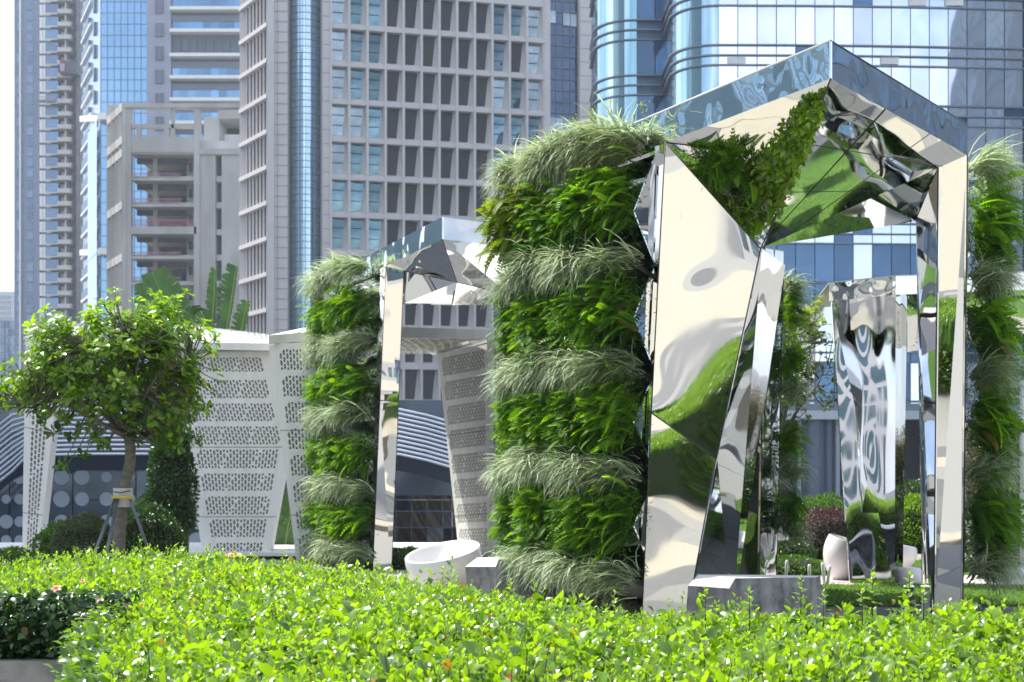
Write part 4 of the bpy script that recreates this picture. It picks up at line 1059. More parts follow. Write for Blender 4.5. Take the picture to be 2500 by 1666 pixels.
for i, yy in enumerate([745, 925, 1102, 1268]):
    z = GZ(yy, 19.2)
    fern_band(f'{ordn[i] if i < 3 else "lowest"} row of bright fern on left side of the middle mirror pavilion', 'planted rows on the middle pavilion', l2v(s0, z, .06), l2v(s1, z, .06), (n2.x, n2.y, 0), 900, .32, 'fern', fine=True, zj=.10)

# ================================================================ white perforated pavilions
P_keep = P
def P(x, y, D): return P_keep(x, y, D*1.13)
def perf(b, TL, TR, BR, BL, rows, cw_):
    "sheet with open triangular holes, corners given"
    TL, TR, BR, BL = map(Vector, (TL, TR, BR, BL)); wid = ((TR-TL).length+(BR-BL).length)/2
    n = max(2, int(wid/cw_))
    pt = lambda u, v: TL.lerp(TR, u).lerp(BL.lerp(BR, u), v)
    for r_ in range(rows):
        for c_ in range(n):
            u0, u1, v0, v1 = c_/n, (c_+1)/n, r_/rows, (r_+1)/rows
            f = lambda a, c: pt(u0+(u1-u0)*a, v0+(v1-v0)*c)
            if (c_*7+r_*13) % 19 == 0: b.poly(f(0, 0), f(0, 1), f(1, 1), f(1, 0)); continue
            if (r_+c_) % 2: t_ = [(.05, .92), (.95, .92), (.5, .06)]; 
            else: t_ = [(.95, .08), (.05, .08), (.5, .94)]
            if (r_+c_) % 2:
                A, Bq, Cq = f(*t_[0]), f(*t_[1]), f(*t_[2]); q0, q1, q2, q3 = f(0, 0), f(1, 0), f(1, 1), f(0, 1)
                b.add([q0, q1, q2, q3, A, Bq, Cq], [(3, 2, 5, 4), (2, 1, 6, 5), (0, 3, 4, 6), (0, 6, 1)])
            else:
                A, Bq, Cq = f(*t_[0]), f(*t_[1]), f(*t_[2]); q0, q1, q2, q3 = f(0, 0), f(1, 0), f(1, 1), f(0, 1)
                b.add([q0, q1, q2, q3, A, Bq, Cq], [(0, 1, 4, 5), (1, 2, 6, 4), (3, 0, 5, 6), (3, 6, 2)])
    return b
def perf_leg(parent, TL, TR, BR, BL, bands, inset=(.1, .1), rows=6, cw_=.05, back=.16, label=None):
    "leg face: solid frame with perforated bands; bands = list of (v0, v1) down the height"
    TL, TR, BR, BL = map(Vector, (TL, TR, BR, BL))
    pt = lambda u, v: TL.lerp(BL, v).lerp(TR.lerp(BR, v), u)
    n = (TR-TL).cross(BL-TL).normalized(); view = Vector((0, 0, CZ))-TL; n = n if n.dot(view) > 0 else -n
    fr = MB(); vs = [0]+[x for b_ in bands for x in b_]+[1]
    i0, i1 = inset[0], 1-inset[1]
    for k in range(0, len(vs), 2): fr.poly(pt(i0, vs[k]), pt(i1, vs[k]), pt(i1, vs[k+1]), pt(i0, vs[k+1]))
    for ua, ub in ((0, i0), (i1, 1)):
        for k in range(len(vs)-1): fr.poly(pt(ua, vs[k]), pt(ub, vs[k]), pt(ub, vs[k+1]), pt(ua, vs[k+1]))
    fr.build('leg_frame', MAT['white'], parent)
    for v0, v1 in bands:
        perf(MB(), pt(i0, v0), pt(i1, v0), pt(i1, v1), pt(i0, v1), rows, cw_).build('perforated_panel', MAT['white_soft'] if False else MAT['white'], parent)
    bk = [p-n*back for p in (pt(.03, .01), pt(.97, .01), pt(.97, .99), pt(.03, .99))]
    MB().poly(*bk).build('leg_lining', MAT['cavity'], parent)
    sd = MB()
    for a, b_ in ((TL, BL), (TR, BR), (TL, TR)): sd.poly(a, b_, b_-n*(back+.12), a-n*(back+.12))
    sd.poly(*[p-n*(back+.12) for p in (TL, TR, BR, BL)])
    sd.build('leg_shell', MAT['white'], parent)
    js = MB()
    for v in (.36, .71): js.bar(pt(0, v)+n*.002, pt(1, v)+n*.002, .004, .008)
    js.build('panel_joint', MAT['cavity'], parent)
D = 19.4
w1 = thing('white_pavilion', 'left white folded metal pavilion with perforated legs behind the staked tree', 'pavilion', (GX(360, D), D, 0))
# slim left leg
perf_leg(w1, P(62, 828, D), P(150, 850, D), P(87, 1425, D), P(53, 1425, D), [(.14, .985)], (.24, .20), 78, .05)
# wide right leg: six sided, as two stacked quads
yb = 1420
def w1x(y): return 408+(453-408)*(y-868)/(1101-868) if y < 1101 else 453+(507-453)*(y-1101)/(1425-1101)
segs = [(838+35, 908), (928, 973), (985, 1029), (1041, 1086), (1098, 1144), (1156, 1199), (1212, 1257), (1268, 1312), (1325, 1370)]
dq = 19.4
def rx_(y): return 662+(697-662)*(y-866)/(1136-866) if y < 1136 else 697+(650-697)*(y-1136)/(1400-1136)
pn_ = MB()
rowsx = [(-1, -1, 866)]
def quadpx(b, y0, y1, xa0, xb0, xa1, xb1, d=dq): return b.poly(P(xa0, y0, d), P(xb0, y0, d), P(xb1, y1, d), P(xa1, y1, d))
fr = MB(); ys = [858]+[y for s in segs for y in s]+[1430]
bx0 = lambda y: w1x(y)+22+(y-860)*.012
bx1 = lambda y: (628+(682-628)*(y-835)/(1061-835)) if y < 1090 else 682-(y-1090)*.166*1.0-(0)
for k in range(len(ys)-1):
    y0, y1 = ys[k], ys[k+1]
    quadpx(fr, y0, y1, w1x(y0), bx0(y0), w1x(y1), bx0(y1)); quadpx(fr, y0, y1, bx1(y0), rx_(y0), bx1(y1), rx_(y1))
    if k % 2 == 0: quadpx(fr, y0, y1, bx0(y0), bx1(y0), bx0(y1), bx1(y1))
fr.build('leg_frame', MAT['white'], w1)
for y0, y1 in segs:
    perf(MB(), P(bx0(y0), y0, dq), P(bx1(y0), y0, dq), P(bx1(y1), y1, dq), P(bx0(y1), y1, dq), 6, .047).build('perforated_panel', MAT['white'], w1)
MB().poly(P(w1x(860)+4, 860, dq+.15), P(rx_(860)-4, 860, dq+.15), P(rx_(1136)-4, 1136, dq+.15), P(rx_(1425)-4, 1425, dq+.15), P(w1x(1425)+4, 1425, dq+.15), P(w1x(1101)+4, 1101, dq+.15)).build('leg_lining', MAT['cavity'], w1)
B = MB()
for a, b_ in ((P(w1x(860), 860, dq), P(w1x(1101), 1101, dq)), (P(w1x(1101), 1101, dq), P(w1x(1425), 1425, dq)), (P(rx_(860), 860, dq), P(rx_(1136), 1136, dq)), (P(rx_(1136), 1136, dq), P(rx_(1425), 1425, dq))):
    B.poly(a, b_, b_+Vector((0, .3, 0)), a+Vector((0, .3, 0)))
B.build('leg_shell', MAT['white'], w1)
for yy in (1092, 1262):
    MB().bar(P(w1x(yy), yy, dq-.003), P(rx_(yy), yy, dq-.003), .004, .008).build('panel_joint', MAT['cavity'], w1)
# folded roof
f0, f1_ = P(62, 826, 19.2), P(656, 839, 19.2)
ridge = [P(62, 826, 19.2), P(160, 797, 20.6), P(300, 778, 21.2), P(474, 806, 21.4), P(657, 819, 21.2)]
rp = [P(62, 828, 19.2), P(200, 832, 19.2), P(486, 838, 19.2), P(656, 839, 19.2)]
perf(MB(), ridge[1], ridge[2], rp[2], rp[0], 22, .07).build('perforated_roof_panel', MAT['white'], w1)
perf(MB(), ridge[2], ridge[4], rp[3], rp[2], 22, .07).build('perforated_roof_panel', MAT['white'], w1)
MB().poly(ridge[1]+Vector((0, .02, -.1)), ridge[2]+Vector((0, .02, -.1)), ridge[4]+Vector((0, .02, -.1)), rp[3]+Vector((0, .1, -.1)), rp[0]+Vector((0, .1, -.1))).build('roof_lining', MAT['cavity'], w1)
for a, b_ in ((ridge[0], ridge[1]), (ridge[1], ridge[2]), (ridge[2], ridge[4])): MB().bar(a, b_, .06, .03).build('roof_edge', MAT['white'], w1)
MB().hexa(P(62, 846, 19.2), P(656, 856, 19.2), P(656, 839, 19.2), P(62, 828, 19.2), (0, .06, 0)).build('fascia', MAT['white'], w1)
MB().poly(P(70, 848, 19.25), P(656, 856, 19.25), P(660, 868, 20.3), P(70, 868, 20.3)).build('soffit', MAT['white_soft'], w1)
MB().bar(P(400, 868, 19.45), P(662, 868, 19.45), .05, .05).build('beam', MAT['white'], w1)

D = 19.0
w2 = thing('white_pavilion', 'right white folded metal pavilion seen behind and through the middle mirror pavilion', 'pavilion', (GX(940, D), D, 0))
bands = [(.025+i*.109, .025+i*.109+.086) for i in range(9)]
perf_leg(w2, P(657, 838, 19.0), P(870, 838, 19.0), P(812, 1430, 19.0), P(731, 1430, 19.0), bands, (.10, .08), 6, .047)
MB().hexa(P(656, 840, 18.9), P(870, 826, 19.6), P(870, 800, 19.6), P(656, 819, 18.9), (0, .06, 0)).build('fascia', MAT['white'], w2)
MB().poly(P(656, 819, 18.9), P(870, 800, 19.6), P(760, 799, 21.5), P(740, 801, 21.5)).build('roof', MAT['white'], w2)
MB().hexa(P(870, 824, 19.7), P(1236, 828, 18.6), P(1236, 807, 18.6), P(870, 795, 19.7), (0, .06, 0)).build('fascia', MAT['white'], w2)
sof = [P(880, 822, 19.75), P(1205, 827, 18.8), P(1190, 846, 19.4), P(1060, 864, 20.6), P(880, 866, 20.6)]
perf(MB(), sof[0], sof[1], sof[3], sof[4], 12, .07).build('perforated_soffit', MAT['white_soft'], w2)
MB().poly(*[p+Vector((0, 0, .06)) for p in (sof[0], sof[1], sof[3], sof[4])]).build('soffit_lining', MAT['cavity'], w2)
for a, b_ in ((P(930, 822, 19.6), P(1010, 838, 20.)), (P(1010, 838, 20.), P(930, 864, 20.55)), (P(1010, 838, 20.), P(1190, 826, 18.85)), (P(1010, 838, 20.), P(1060, 864, 20.6))):
    MB().bar(a-Vector((0, 0, .01)), b_-Vector((0, 0, .01)), .05, .02).build('soffit_rib', MAT['white'], w2)
b2 = [(.02+i*.1065, .02+i*.1065+.082) for i in range(9)]
perf_leg(w2, P(1068, 864, 20.3), P(1190, 840, 19.1), P(1196, 1425, 19.1), P(1128, 1425, 20.0), b2, (.07, .06), 6, .047)
perf_leg(w2, P(1189, 828, 18.95), P(1236, 824, 18.75), P(1217, 1425, 18.75), P(1197, 1425, 18.95), [(.04, .68)], (.34, .30), 62, .05)
MB().hexa(P(1068, 864, 20.35), P(1236, 824, 18.8), P(1236, 807, 18.7), P(1068, 850, 20.4), (0, .1, 0)).build('leg_head', MAT['white'], w2)
P = P_keep
# glass balustrade along the terrace edge
t = thing('balustrade', 'glass balustrade with slim white top rail along the terrace edge', 'railing', (-2, 24.6, -1.2))
zr_ = GZ(1328, 24.6)
MB().box(GX(-120, 24.6), GX(1500, 24.6), 21.55, 24.65, zr_-.03, zr_+.02).build('top_rail', MAT['white'], t)
glm, n_, l_, bs_ = newmat('balustrade_glass'); bs_.inputs['Base Color'].default_value = (.55, .72, .76, 1); bs_.inputs['Roughness'].default_value = .05; bs_.inputs['Alpha'].default_value = .35
gm = MB().box(0, 1.14, -.006, .006, -.9, -.05).mesh('glass_pane', glm)
po = MB().box(-.02, .02, -.03, .03, -1.0, -.03).mesh('post', MAT['white'])
for i in range(9):
    inst('glass_pane', gm, (GX(-120, 24.6)+i*1.2+.03, 24.6, zr_), t); inst('post', po, (GX(-120, 24.6)+i*1.2, 24.6, zr_), t)
# ================================================================ foreground hedge
poly = [(-.90, 3.2), (-1.46, 5.1), (-1.62, 6.05), (-3.6, 6.2), (-3.6, 8.6), (-2.9, 8.75), (-1.83, 8.9), (-.80, 8.1), (-.29, 7.0), (.08, 6.1), (.40, 5.65), (.81, 5.5), (1.28, 5.5), (1.78, 5.3), (2.7, 5.2), (5.4, 5.2), (5.4, 3.0), (-.6, 3.0)]
PO = np.array(poly)
def inside(p):
    r = np.zeros(len(p), bool); n = len(PO)
    for i in range(n):
        a, b = PO[i], PO[i-1]
        c = ((a[1] > p[:, 1]) != (b[1] > p[:, 1])) & (p[:, 0] < (b[0]-a[0])*(p[:, 1]-a[1])/(b[1]-a[1]+1e-12)+a[0]); r ^= c
    return r
def edge_dist(p):
    d = np.full(len(p), 9.)
    for i in range(len(PO)):
        a, b = PO[i-1], PO[i]; ab = b-a; t_ = np.clip(((p-a)@ab)/(ab@ab), 0, 1); d = np.minimum(d, np.linalg.norm(p-(a+t_[:, None]*ab), axis=1))
    return d
HZ = .79
def top_z(p):
    x, y = p[:, 0], p[:, 1]
    return HZ+.024*np.sin(x*3.1+y*1.7)+.02*np.sin(x*6.7-y*4.3)+.012*np.sin(x*17+y*13)-.07*np.clip(1-edge_dist(p)/.14, 0, 1)**2
hedge = thing('hedge', 'wide clipped hedge of bright lime leaves filling the foreground', 'hedge', (0, 4.6, 0))
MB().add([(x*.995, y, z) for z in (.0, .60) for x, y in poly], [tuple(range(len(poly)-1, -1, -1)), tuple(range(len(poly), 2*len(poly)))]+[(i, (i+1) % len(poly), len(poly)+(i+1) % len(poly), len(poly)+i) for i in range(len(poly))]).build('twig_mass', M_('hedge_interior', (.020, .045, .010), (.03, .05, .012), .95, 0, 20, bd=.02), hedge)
# shoots
ns = 24000
xy = np.stack([rnd(-3.6, 5.4, ns*3), rnd(3.0, 8.9, ns*3)], 1)
keep = inside(xy) & ((np.abs(xy[:, 0]) < .375*xy[:, 1]+.25) | ((xy[:, 0] > 0) & (rng.random(len(xy)) < .45))); xy = xy[keep]; gap = np.sin(xy[:, 0]*9.3+2.1*np.sin(xy[:, 1]*4.1))*np.sin(xy[:, 1]*8.1+1.7*np.sin(xy[:, 0]*5.3)); xy = xy[rng.random(len(xy)) < np.where(gap > .55, .35, 1)][:ns]
ns = len(xy); print('shoots', ns)
zt_ = top_z(xy); tall = rng.random(ns) < .05
hgt = zt_-.05+rng.normal(0, .036, ns)+np.where(tall, rnd(.02, .075, ns), 0)
lean = np.stack([rng.normal(0, .16, ns), rng.normal(0, .16, ns), np.ones(ns)], 1)
cl = Cloud(); near = []
lf_pos = []; lf_dir = []; lf_up = []; lf_s = []; lf_t = []
nl_ = 9
for k in range(nl_):
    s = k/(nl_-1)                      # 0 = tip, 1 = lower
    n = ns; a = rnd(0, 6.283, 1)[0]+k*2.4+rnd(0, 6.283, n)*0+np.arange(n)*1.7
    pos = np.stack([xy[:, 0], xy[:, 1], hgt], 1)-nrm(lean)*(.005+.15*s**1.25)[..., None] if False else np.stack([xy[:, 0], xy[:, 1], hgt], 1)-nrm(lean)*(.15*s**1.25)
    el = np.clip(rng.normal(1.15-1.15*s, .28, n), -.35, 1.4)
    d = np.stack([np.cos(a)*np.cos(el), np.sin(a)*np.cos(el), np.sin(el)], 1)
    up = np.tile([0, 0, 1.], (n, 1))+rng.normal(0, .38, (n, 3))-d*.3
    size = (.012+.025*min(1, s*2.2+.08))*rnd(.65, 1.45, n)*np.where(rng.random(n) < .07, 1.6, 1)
    lf_pos.append(pos+d*.006); lf_dir.append(d); lf_up.append(up); lf_s.append(size); lf_t.append(np.clip(1-.95*s+rng.normal(0, .22, n), 0, 1))  # lower leaves toned darker, shade between shoots put into the colour
# leaves on the standing faces (left ends)
def face_leaves(a, b, n, z0_, z1_, size=.032):
    a, b = np.array(a), np.array(b); s = rnd(0, 1, n); p = a+(b-a)*s[:, None]; e = nrm((b-a)[None])[0]; nn = np.array([-e[1], e[0]])
    p = p+nn*rng.normal(.0, .035, n)[:, None]
    pos = np.stack([p[:, 0], p[:, 1], rnd(z0_, z1_, n)], 1)
    d = np.stack([nn[0]+rng.normal(0, .6, n), nn[1]+rng.normal(0, .6, n), rng.normal(.1, .6, n)], 1)
    lf_pos.append(pos); lf_dir.append(nrm(d)); lf_up.append(np.tile([0, 0, 1.], (n, 1))+rng.normal(0, .4, (n, 3))+np.array([nn[0], nn[1], 0])*.5)
    lf_s.append(size*rnd(.6, 1.3, n)); lf_t.append(rnd(.05, .6, n))
face_leaves((-.88, 3.1), (-1.46, 5.1), 9000, .25, .76)
face_leaves((-1.46, 5.1), (-1.62, 6.0), 3000, .3, .76)
for fa_, fb_, fn in (((-.29, 7.0), (.08, 6.1), 2600), ((.08, 6.1), (.40, 5.65), 2200), ((.40, 5.65), (1.28, 5.5), 3800), ((1.28, 5.5), (2.7, 5.2), 5600), ((2.7, 5.2), (5.4, 5.2), 9000)): face_leaves(fa_, fb_, fn, .08, .76, .04)
lp, ld, lu, ls, lt = map(np.concatenate, (lf_pos, lf_dir, lf_up, lf_s, lf_t))
Mf = frames(ld, lu)
# the largest 300 leaves in view are leaves of their own
u = lp[:, 0]/lp[:, 1]*F+CX; v = HY-(lp[:, 2]-CZ)/lp[:, 1]*F
app = ls/lp[:, 1]*((u > 20) & (u < 2480) & (v < 1655) & (lp[:, 2] > top_z(lp[:, :2])-.12))
big = np.argsort(-app)[:300]; m_ = np.ones(len(lp), bool); m_[big] = False
nearm = m_ & (lp[:, 1] < 5.6); farm = m_ & (lp[:, 1] >= 5.6)
wsc = np.array([1.15, 1, 1])
for sel, tp in ((nearm, LEAF), (farm, LEAFS)):
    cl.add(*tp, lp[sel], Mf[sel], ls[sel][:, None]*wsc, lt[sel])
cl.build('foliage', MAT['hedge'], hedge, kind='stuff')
lmes = []
for q_ in range(5):
    me = bpy.data.meshes.new('leaf'); tv = LEAF[0].copy(); tv[:, 2] *= .6+.3*q_; tv[:, 0] *= 1.05+.06*q_
    me.from_pydata(tv.tolist(), [], LEAF[1].tolist()); me.materials.append(MAT['hedge']); me.polygons.foreach_set('use_smooth', [True]*8)
    at = me.attributes.new('tone', 'FLOAT', 'POINT'); at.data.foreach_set('value', [.25+.15*q_]*8); lmes.append(me)
for i, k in enumerate(big):
    o = bpy.data.objects.new('leaf', lmes[i % 5]); link(o, hedge)
    Mx = Matrix([[*(Mf[k][r_]*ls[k]), lp[k][r_]-LOC[hedge.name][r_]] for r_ in range(3)]+[[0, 0, 0, 1]]); o.matrix_local = Mx
# stems of the shoots
st = MB(); sel = np.argsort(xy[:, 1])[:4200]
for k in sel:
    p = Vector((xy[k, 0], xy[k, 1], hgt[k])); L_ = Vector(lean[k]).normalized(); q = p-L_*.17
    st.add([q+Vector((-.0025, 0, 0)), q+Vector((.0025, 0, 0)), p+Vector((.001, 0, .0)), p+Vector((-.001, 0, 0))], [(0, 1, 2, 3)])
st.build('stems', MAT['twig'], hedge, kind='stuff')

# tall shoots that stand above the hedge top
def shoot(px_, py_, D_, h, n=9, s=.034):
    base = P(px_, py_, D_); zb = base.z-h
    c = Cloud(); k = np.arange(n); z = base.z-h*(k/(n-1))**1.0*.95; a = k*2.4+px_
    el = 1.1-1.0*k/(n-1); d = np.stack([np.cos(a)*np.cos(el), np.sin(a)*np.cos(el), np.sin(el)], 1)
    pos = np.stack([np.full(n, base.x), np.full(n, base.y), z], 1)
    c.add(*LEAF, pos, frames(d, np.tile([0, 0, 1.], (n, 1))+.3*sph(n)), (s*(.5+.8*k/(n-1)))[:, None]*wsc, np.clip(1-.5*k/(n-1), 0, 1))
    c.build('shoot', MAT['hedge'], hedge)
    MB().tube([(base.x, base.y, zb-.1), (base.x, base.y, base.z)], [.003, .0015], 4).build('shoot_stem', MAT['twig'], hedge)
for a_ in ((2130, 1392, 5.1, .12, 11, .042), (2220, 1397, 5.2, .11, 10, .04), (1955, 1410, 5.3, .09), (1830, 1440, 5.1, .07), (1722, 1435, 5.1, .07), (2105, 1430, 5.0, .08), (2255, 1435, 5.2, .08), (2010, 1445, 5.3, .07), (2450, 1470, 5, .08), (410, 1352, 8.3, .1), (65, 1335, 8.2, .09), (1080, 1388, 7, .07), (1245, 1420, 6, .07), (1430, 1462, 5.6, .08), (1500, 1447, 5.5, .09), (690, 1345, 8.3, .08)):
    shoot(*a_)
# flowers
def petal_flower(label, p, r, mat, n=5, up=(0, -.5, .8), grp=None):
    t = thing('hibiscus_flower', label, 'flower', p); U = Vector(up).normalized(); X = U.orthogonal().normalized(); Y = U.cross(X)
    for k in range(n):
        a = 2*math.pi*k/n; d = X*math.cos(a)+Y*math.sin(a); s_ = U.cross(d); P0 = Vector(p)
        MB().add([P0, P0+d*r*.5+s_*r*.32+U*r*.3, P0+d*r+s_*r*.2+U*r*.35, P0+d*r-s_*r*.2+U*r*.35, P0+d*r*.5-s_*r*.32+U*r*.3], [(0, 1, 2, 3, 4)]).build('petal', mat, t)
    MB().tube([p, Vector(p)+U*r*.9], [r*.07, r*.04], 5).build('stamen', MAT['yellow_clamp'], t)
petal_flower('small red hibiscus flower on the dark hedge side at left', P(138, 1440, 6.0), .022, MAT['flower'])
petal_flower('tiny red bud between dark and lime hedge leaves', P(202, 1420, 6.3), .012, MAT['flower'])
petal_flower('red flower low among the leaves at bottom centre right', P(1244, 1652, 3.5), .010, MAT['flower'], up=(.3, -.7, .5))
petal_flower('spiky salmon orange flower head behind the hedge before the wide perforated leg', P(570, 1362, 9.2), .055, MAT['flower_o'], 9, (0, -.2, 1))

# the shaded hedge beyond at left, standing in a stone planter
dk_ = thing('hedge', 'darker shaded hedge end at far left above the grey stone planter', 'hedge', (-2.5, 6.1, .5))
c = Cloud(); n = 9000
pos = np.stack([rnd(-3.5, -1.55, n), rng.normal(6.08, .05, n), rnd(.50, .80, n)], 1)
d = np.stack([rng.normal(0, .7, n), -rnd(.1, 1, n), rng.normal(-.1, .5, n)], 1)
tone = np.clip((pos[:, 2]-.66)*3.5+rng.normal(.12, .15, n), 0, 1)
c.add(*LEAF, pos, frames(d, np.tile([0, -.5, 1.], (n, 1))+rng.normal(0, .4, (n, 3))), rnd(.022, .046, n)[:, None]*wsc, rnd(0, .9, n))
c.build('foliage', MAT['hedge_dark'], dk_, kind='stuff')
B = MB()
for i in range(40):
    x = -3.4+i*.043; B.tube([(x, 6.12, .45), (x+random.uniform(-.08, .08), 6.08, .62), (x+random.uniform(-.15, .15), 6.05, .78)], [.006, .005, .003], 4)
B.build('stems', MAT['bark'], dk_, kind='stuff')
pw_ = thing('planter_wall', 'veined grey stone planter wall in the bottom left corner', 'planter', (-2.5, 6.0, 0))
MB().box(-4.2, -1.66, 5.93, 5.99, 0, .535).build('stone_panel', MAT['planter'], pw_)
MB().box(-1.657, -1.60, 5.60, 5.99, 0, .52).build('end_panel', MAT['planter_end'], pw_)
MB().box(-4.2, -1.7, 6.0, 6.2, 0, .50).build('soil', MAT['soil'], pw_)

# ================================================================ staked tree at left
def leaf_ball_tree(root, base, path, rad0, rad1, centre, rr, nwh, leafn, leafL, mat, limbs=13, low=-.75, ymat=None, obj='crown', extra=None):
    tr = MB(); tr.tube(path, list(np.linspace(rad0, rad1, len(path))), 12); 
    c = Vector(centre); fork = Vector(path[-1]); br = MB(); tips = []; samples = []
    for k in range(limbs):
        a = 2*math.pi*k/limbs+random.uniform(-.3, .3); e = random.uniform(-.15, 1.2)
        tip = c+Vector((rr[0]*math.cos(a)*math.cos(e)*.8, rr[1]*math.sin(a)*math.cos(e)*.8, rr[2]*math.sin(e)*.85-.1*rr[2]))
        m1 = fork.lerp(tip, .35)+Vector((random.uniform(-.07, .07), random.uniform(-.07, .07), random.uniform(-.02, .1))); m2 = fork.lerp(tip, .7)+Vector((random.uniform(-.08, .08), random.uniform(-.08, .08), random.uniform(0, .1)))
        pts = [fork-Vector((0, 0, .03)), m1, m2, tip]; br.tube(pts, [rad1*.62, rad1*.42, rad1*.26, rad1*.12], 6)
        for i in range(3):
            for s in (0, .25, .5, .75): samples.append(pts[i].lerp(pts[i+1], s))
        samples.append(tip)
    S = np.array([tuple(s) for s in samples[6:]])
    v = sph(nwh*3); r = rng.random(nwh*3)**.42
    lump = 1+.16*np.sin(v[:, 0]*5+1)+.13*np.sin(v[:, 2]*6+v[:, 1]*4)
    nb = 44; bc = sph(nb)*rng.uniform(.45, 1.02, nb)[:, None]; bc = bc[bc[:, 2] > low+.12]; bi = rng.integers(0, len(bc), nwh)
    q1 = bc[bi]+rng.normal(0, .10, (nwh, 3)); q2 = v[:nwh//4]*(r[:nwh//4]*.82)[:, None]
    pts = np.array(c)+np.concatenate([q1, q2])*np.array(rr)*1.04; pts = pts[(pts[:, 2]-c.z)/rr[2] > low]
    if extra is not None: pts = np.concatenate([pts, extra])
    for p in pts:
        j = np.argmin(((S-p)**2).sum(1)+(S[:, 2] > p[2])*.05); q = Vector(S[j]); p_ = Vector(p); mid_ = q.lerp(p_, .5)+Vector((0, 0, -.03))
        br.tube([q, mid_, p_], [.009, .006, .004], 4, cap=False)
    ax = nrm(pts-(np.array(c)-np.array([0, 0, rr[2]*.9]))+rng.normal(0, .25, pts.shape))
    cl = Cloud(); n = len(pts); hl = (pts[:, 2]-c.z)/rr[2]
    for k in range(leafn):
        a = k*2*math.pi/leafn+rnd(0, .5, n)+np.arange(n)
        x = nrm(np.cross(ax, np.tile([.3, .2, 1.], (n, 1)))); y = np.cross(ax, x)
        d = nrm((x*np.cos(a)[:, None]+y*np.sin(a)[:, None])+ax*rnd(.1, .9, n)[:, None]+np.array([0, 0, -.1]))
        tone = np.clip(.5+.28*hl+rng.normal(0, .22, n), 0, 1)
        cl.add(*OBOV, pts+rng.normal(0, .012, (n, 3)), frames(d, ax+rng.normal(0, .2, (n, 3))), (leafL*rnd(.65, 1.25, n))[:, None]*np.array([1.15, 1, 1]), tone)
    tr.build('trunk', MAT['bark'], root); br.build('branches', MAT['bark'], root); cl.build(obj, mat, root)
    if ymat:
        k = 26; i = rng.integers(0, n, k); c2_ = Cloud(); c2_.add(*OBOV, pts[i], frames(sph(k), sph(k)), np.full(k, leafL*.9), rnd(0, 1, k)); c2_.build('yellowed_leaves', ymat, root)
D = 14.0
tr_ = thing('tree', 'round bright green tree with bare trunk held by three grey stakes at left', 'tree', (GX(292, D), D, 0))
path_ = [P(289, 1462, D), P(291, 1300, D), P(300, 1200, D), P(318, 1130, D), P(318, 1090, D), P(312, 1060, D)]
ex = np.array([tuple(P(x, y, D+dd)) for x, y, dd in ((20, 930, 0), (35, 960, .1), (60, 985, 0), (10, 905, 0), (50, 930, .2), (90, 960, 0), (75, 1000, .1), (165, 1135, -.2), (150, 1140, -.1), (200, 1115, -.2), (520, 960, .1), (540, 935, 0), (500, 1000, .1), (80, 900, .1), (230, 770, 0), (215, 780, .1), (330, 735, 0), (380, 750, .1), (25, 985, 0), (110, 1010, 0), (130, 1060, 0), (525, 905, 0))])
leaf_ball_tree(tr_, None, path_, .062, .045, P(283, 935, D), (1.02, .85, .76), 1050, 9, .090, MAT['tree'], 15, -.80, MAT['yellow'], extra=ex)
sk = thing('tree_stakes', 'three grey poles with yellow clamp bracing the staked tree trunk', 'tree support', (GX(300, D), D, 0))
hub = P(302, 1216, D-.06)
for (x, y, d_) in ((205, 1372, 13.4), (240, 1400, 13.2), (400, 1400, 14.3)):
    MB().tube([P(x, y+50, d_), hub+Vector(((x-300)*.0007, -.05, 0))], .016, 8).build('pole', MAT['steel_grey'], sk)
MB().tube([hub+Vector((-.10, -.05, 0)), hub+Vector((-.03, -.1, .01)), hub+Vector((.05, -.1, .01)), hub+Vector((.1, -.05, 0))], .016, 8).build('clamp', MAT['yellow_clamp'], sk)
MB().lathe([(.093, -.09), (.095, -.05), (.094, .03), (.092, .09)], tuple(P(300, 1215, D)), 14).build('trunk_wrap', MAT['paper'], sk)
MB().tube([hub+Vector((-.08, -.07, .06)), hub+Vector((.0, -.11, .05)), hub+Vector((.08, -.07, .07))], .006, 5).build('strap', MAT['black'], sk)

# small yellow green tree at right
D = 17.2
tr2 = thing('tree', 'small loose yellow green tree between dark mirror column and tapering mirror leg', 'tree', (GX(1880, D), D, 0))
leaf_ball_tree(tr2, None, [P(1880, 1440, D), P(1885, 1250, D), P(1895, 1090, D)], .05, .03, P(1935, 890, D), (.50, .5, .88), 230, 6, .085, MAT['tree2'], 10, -.8)

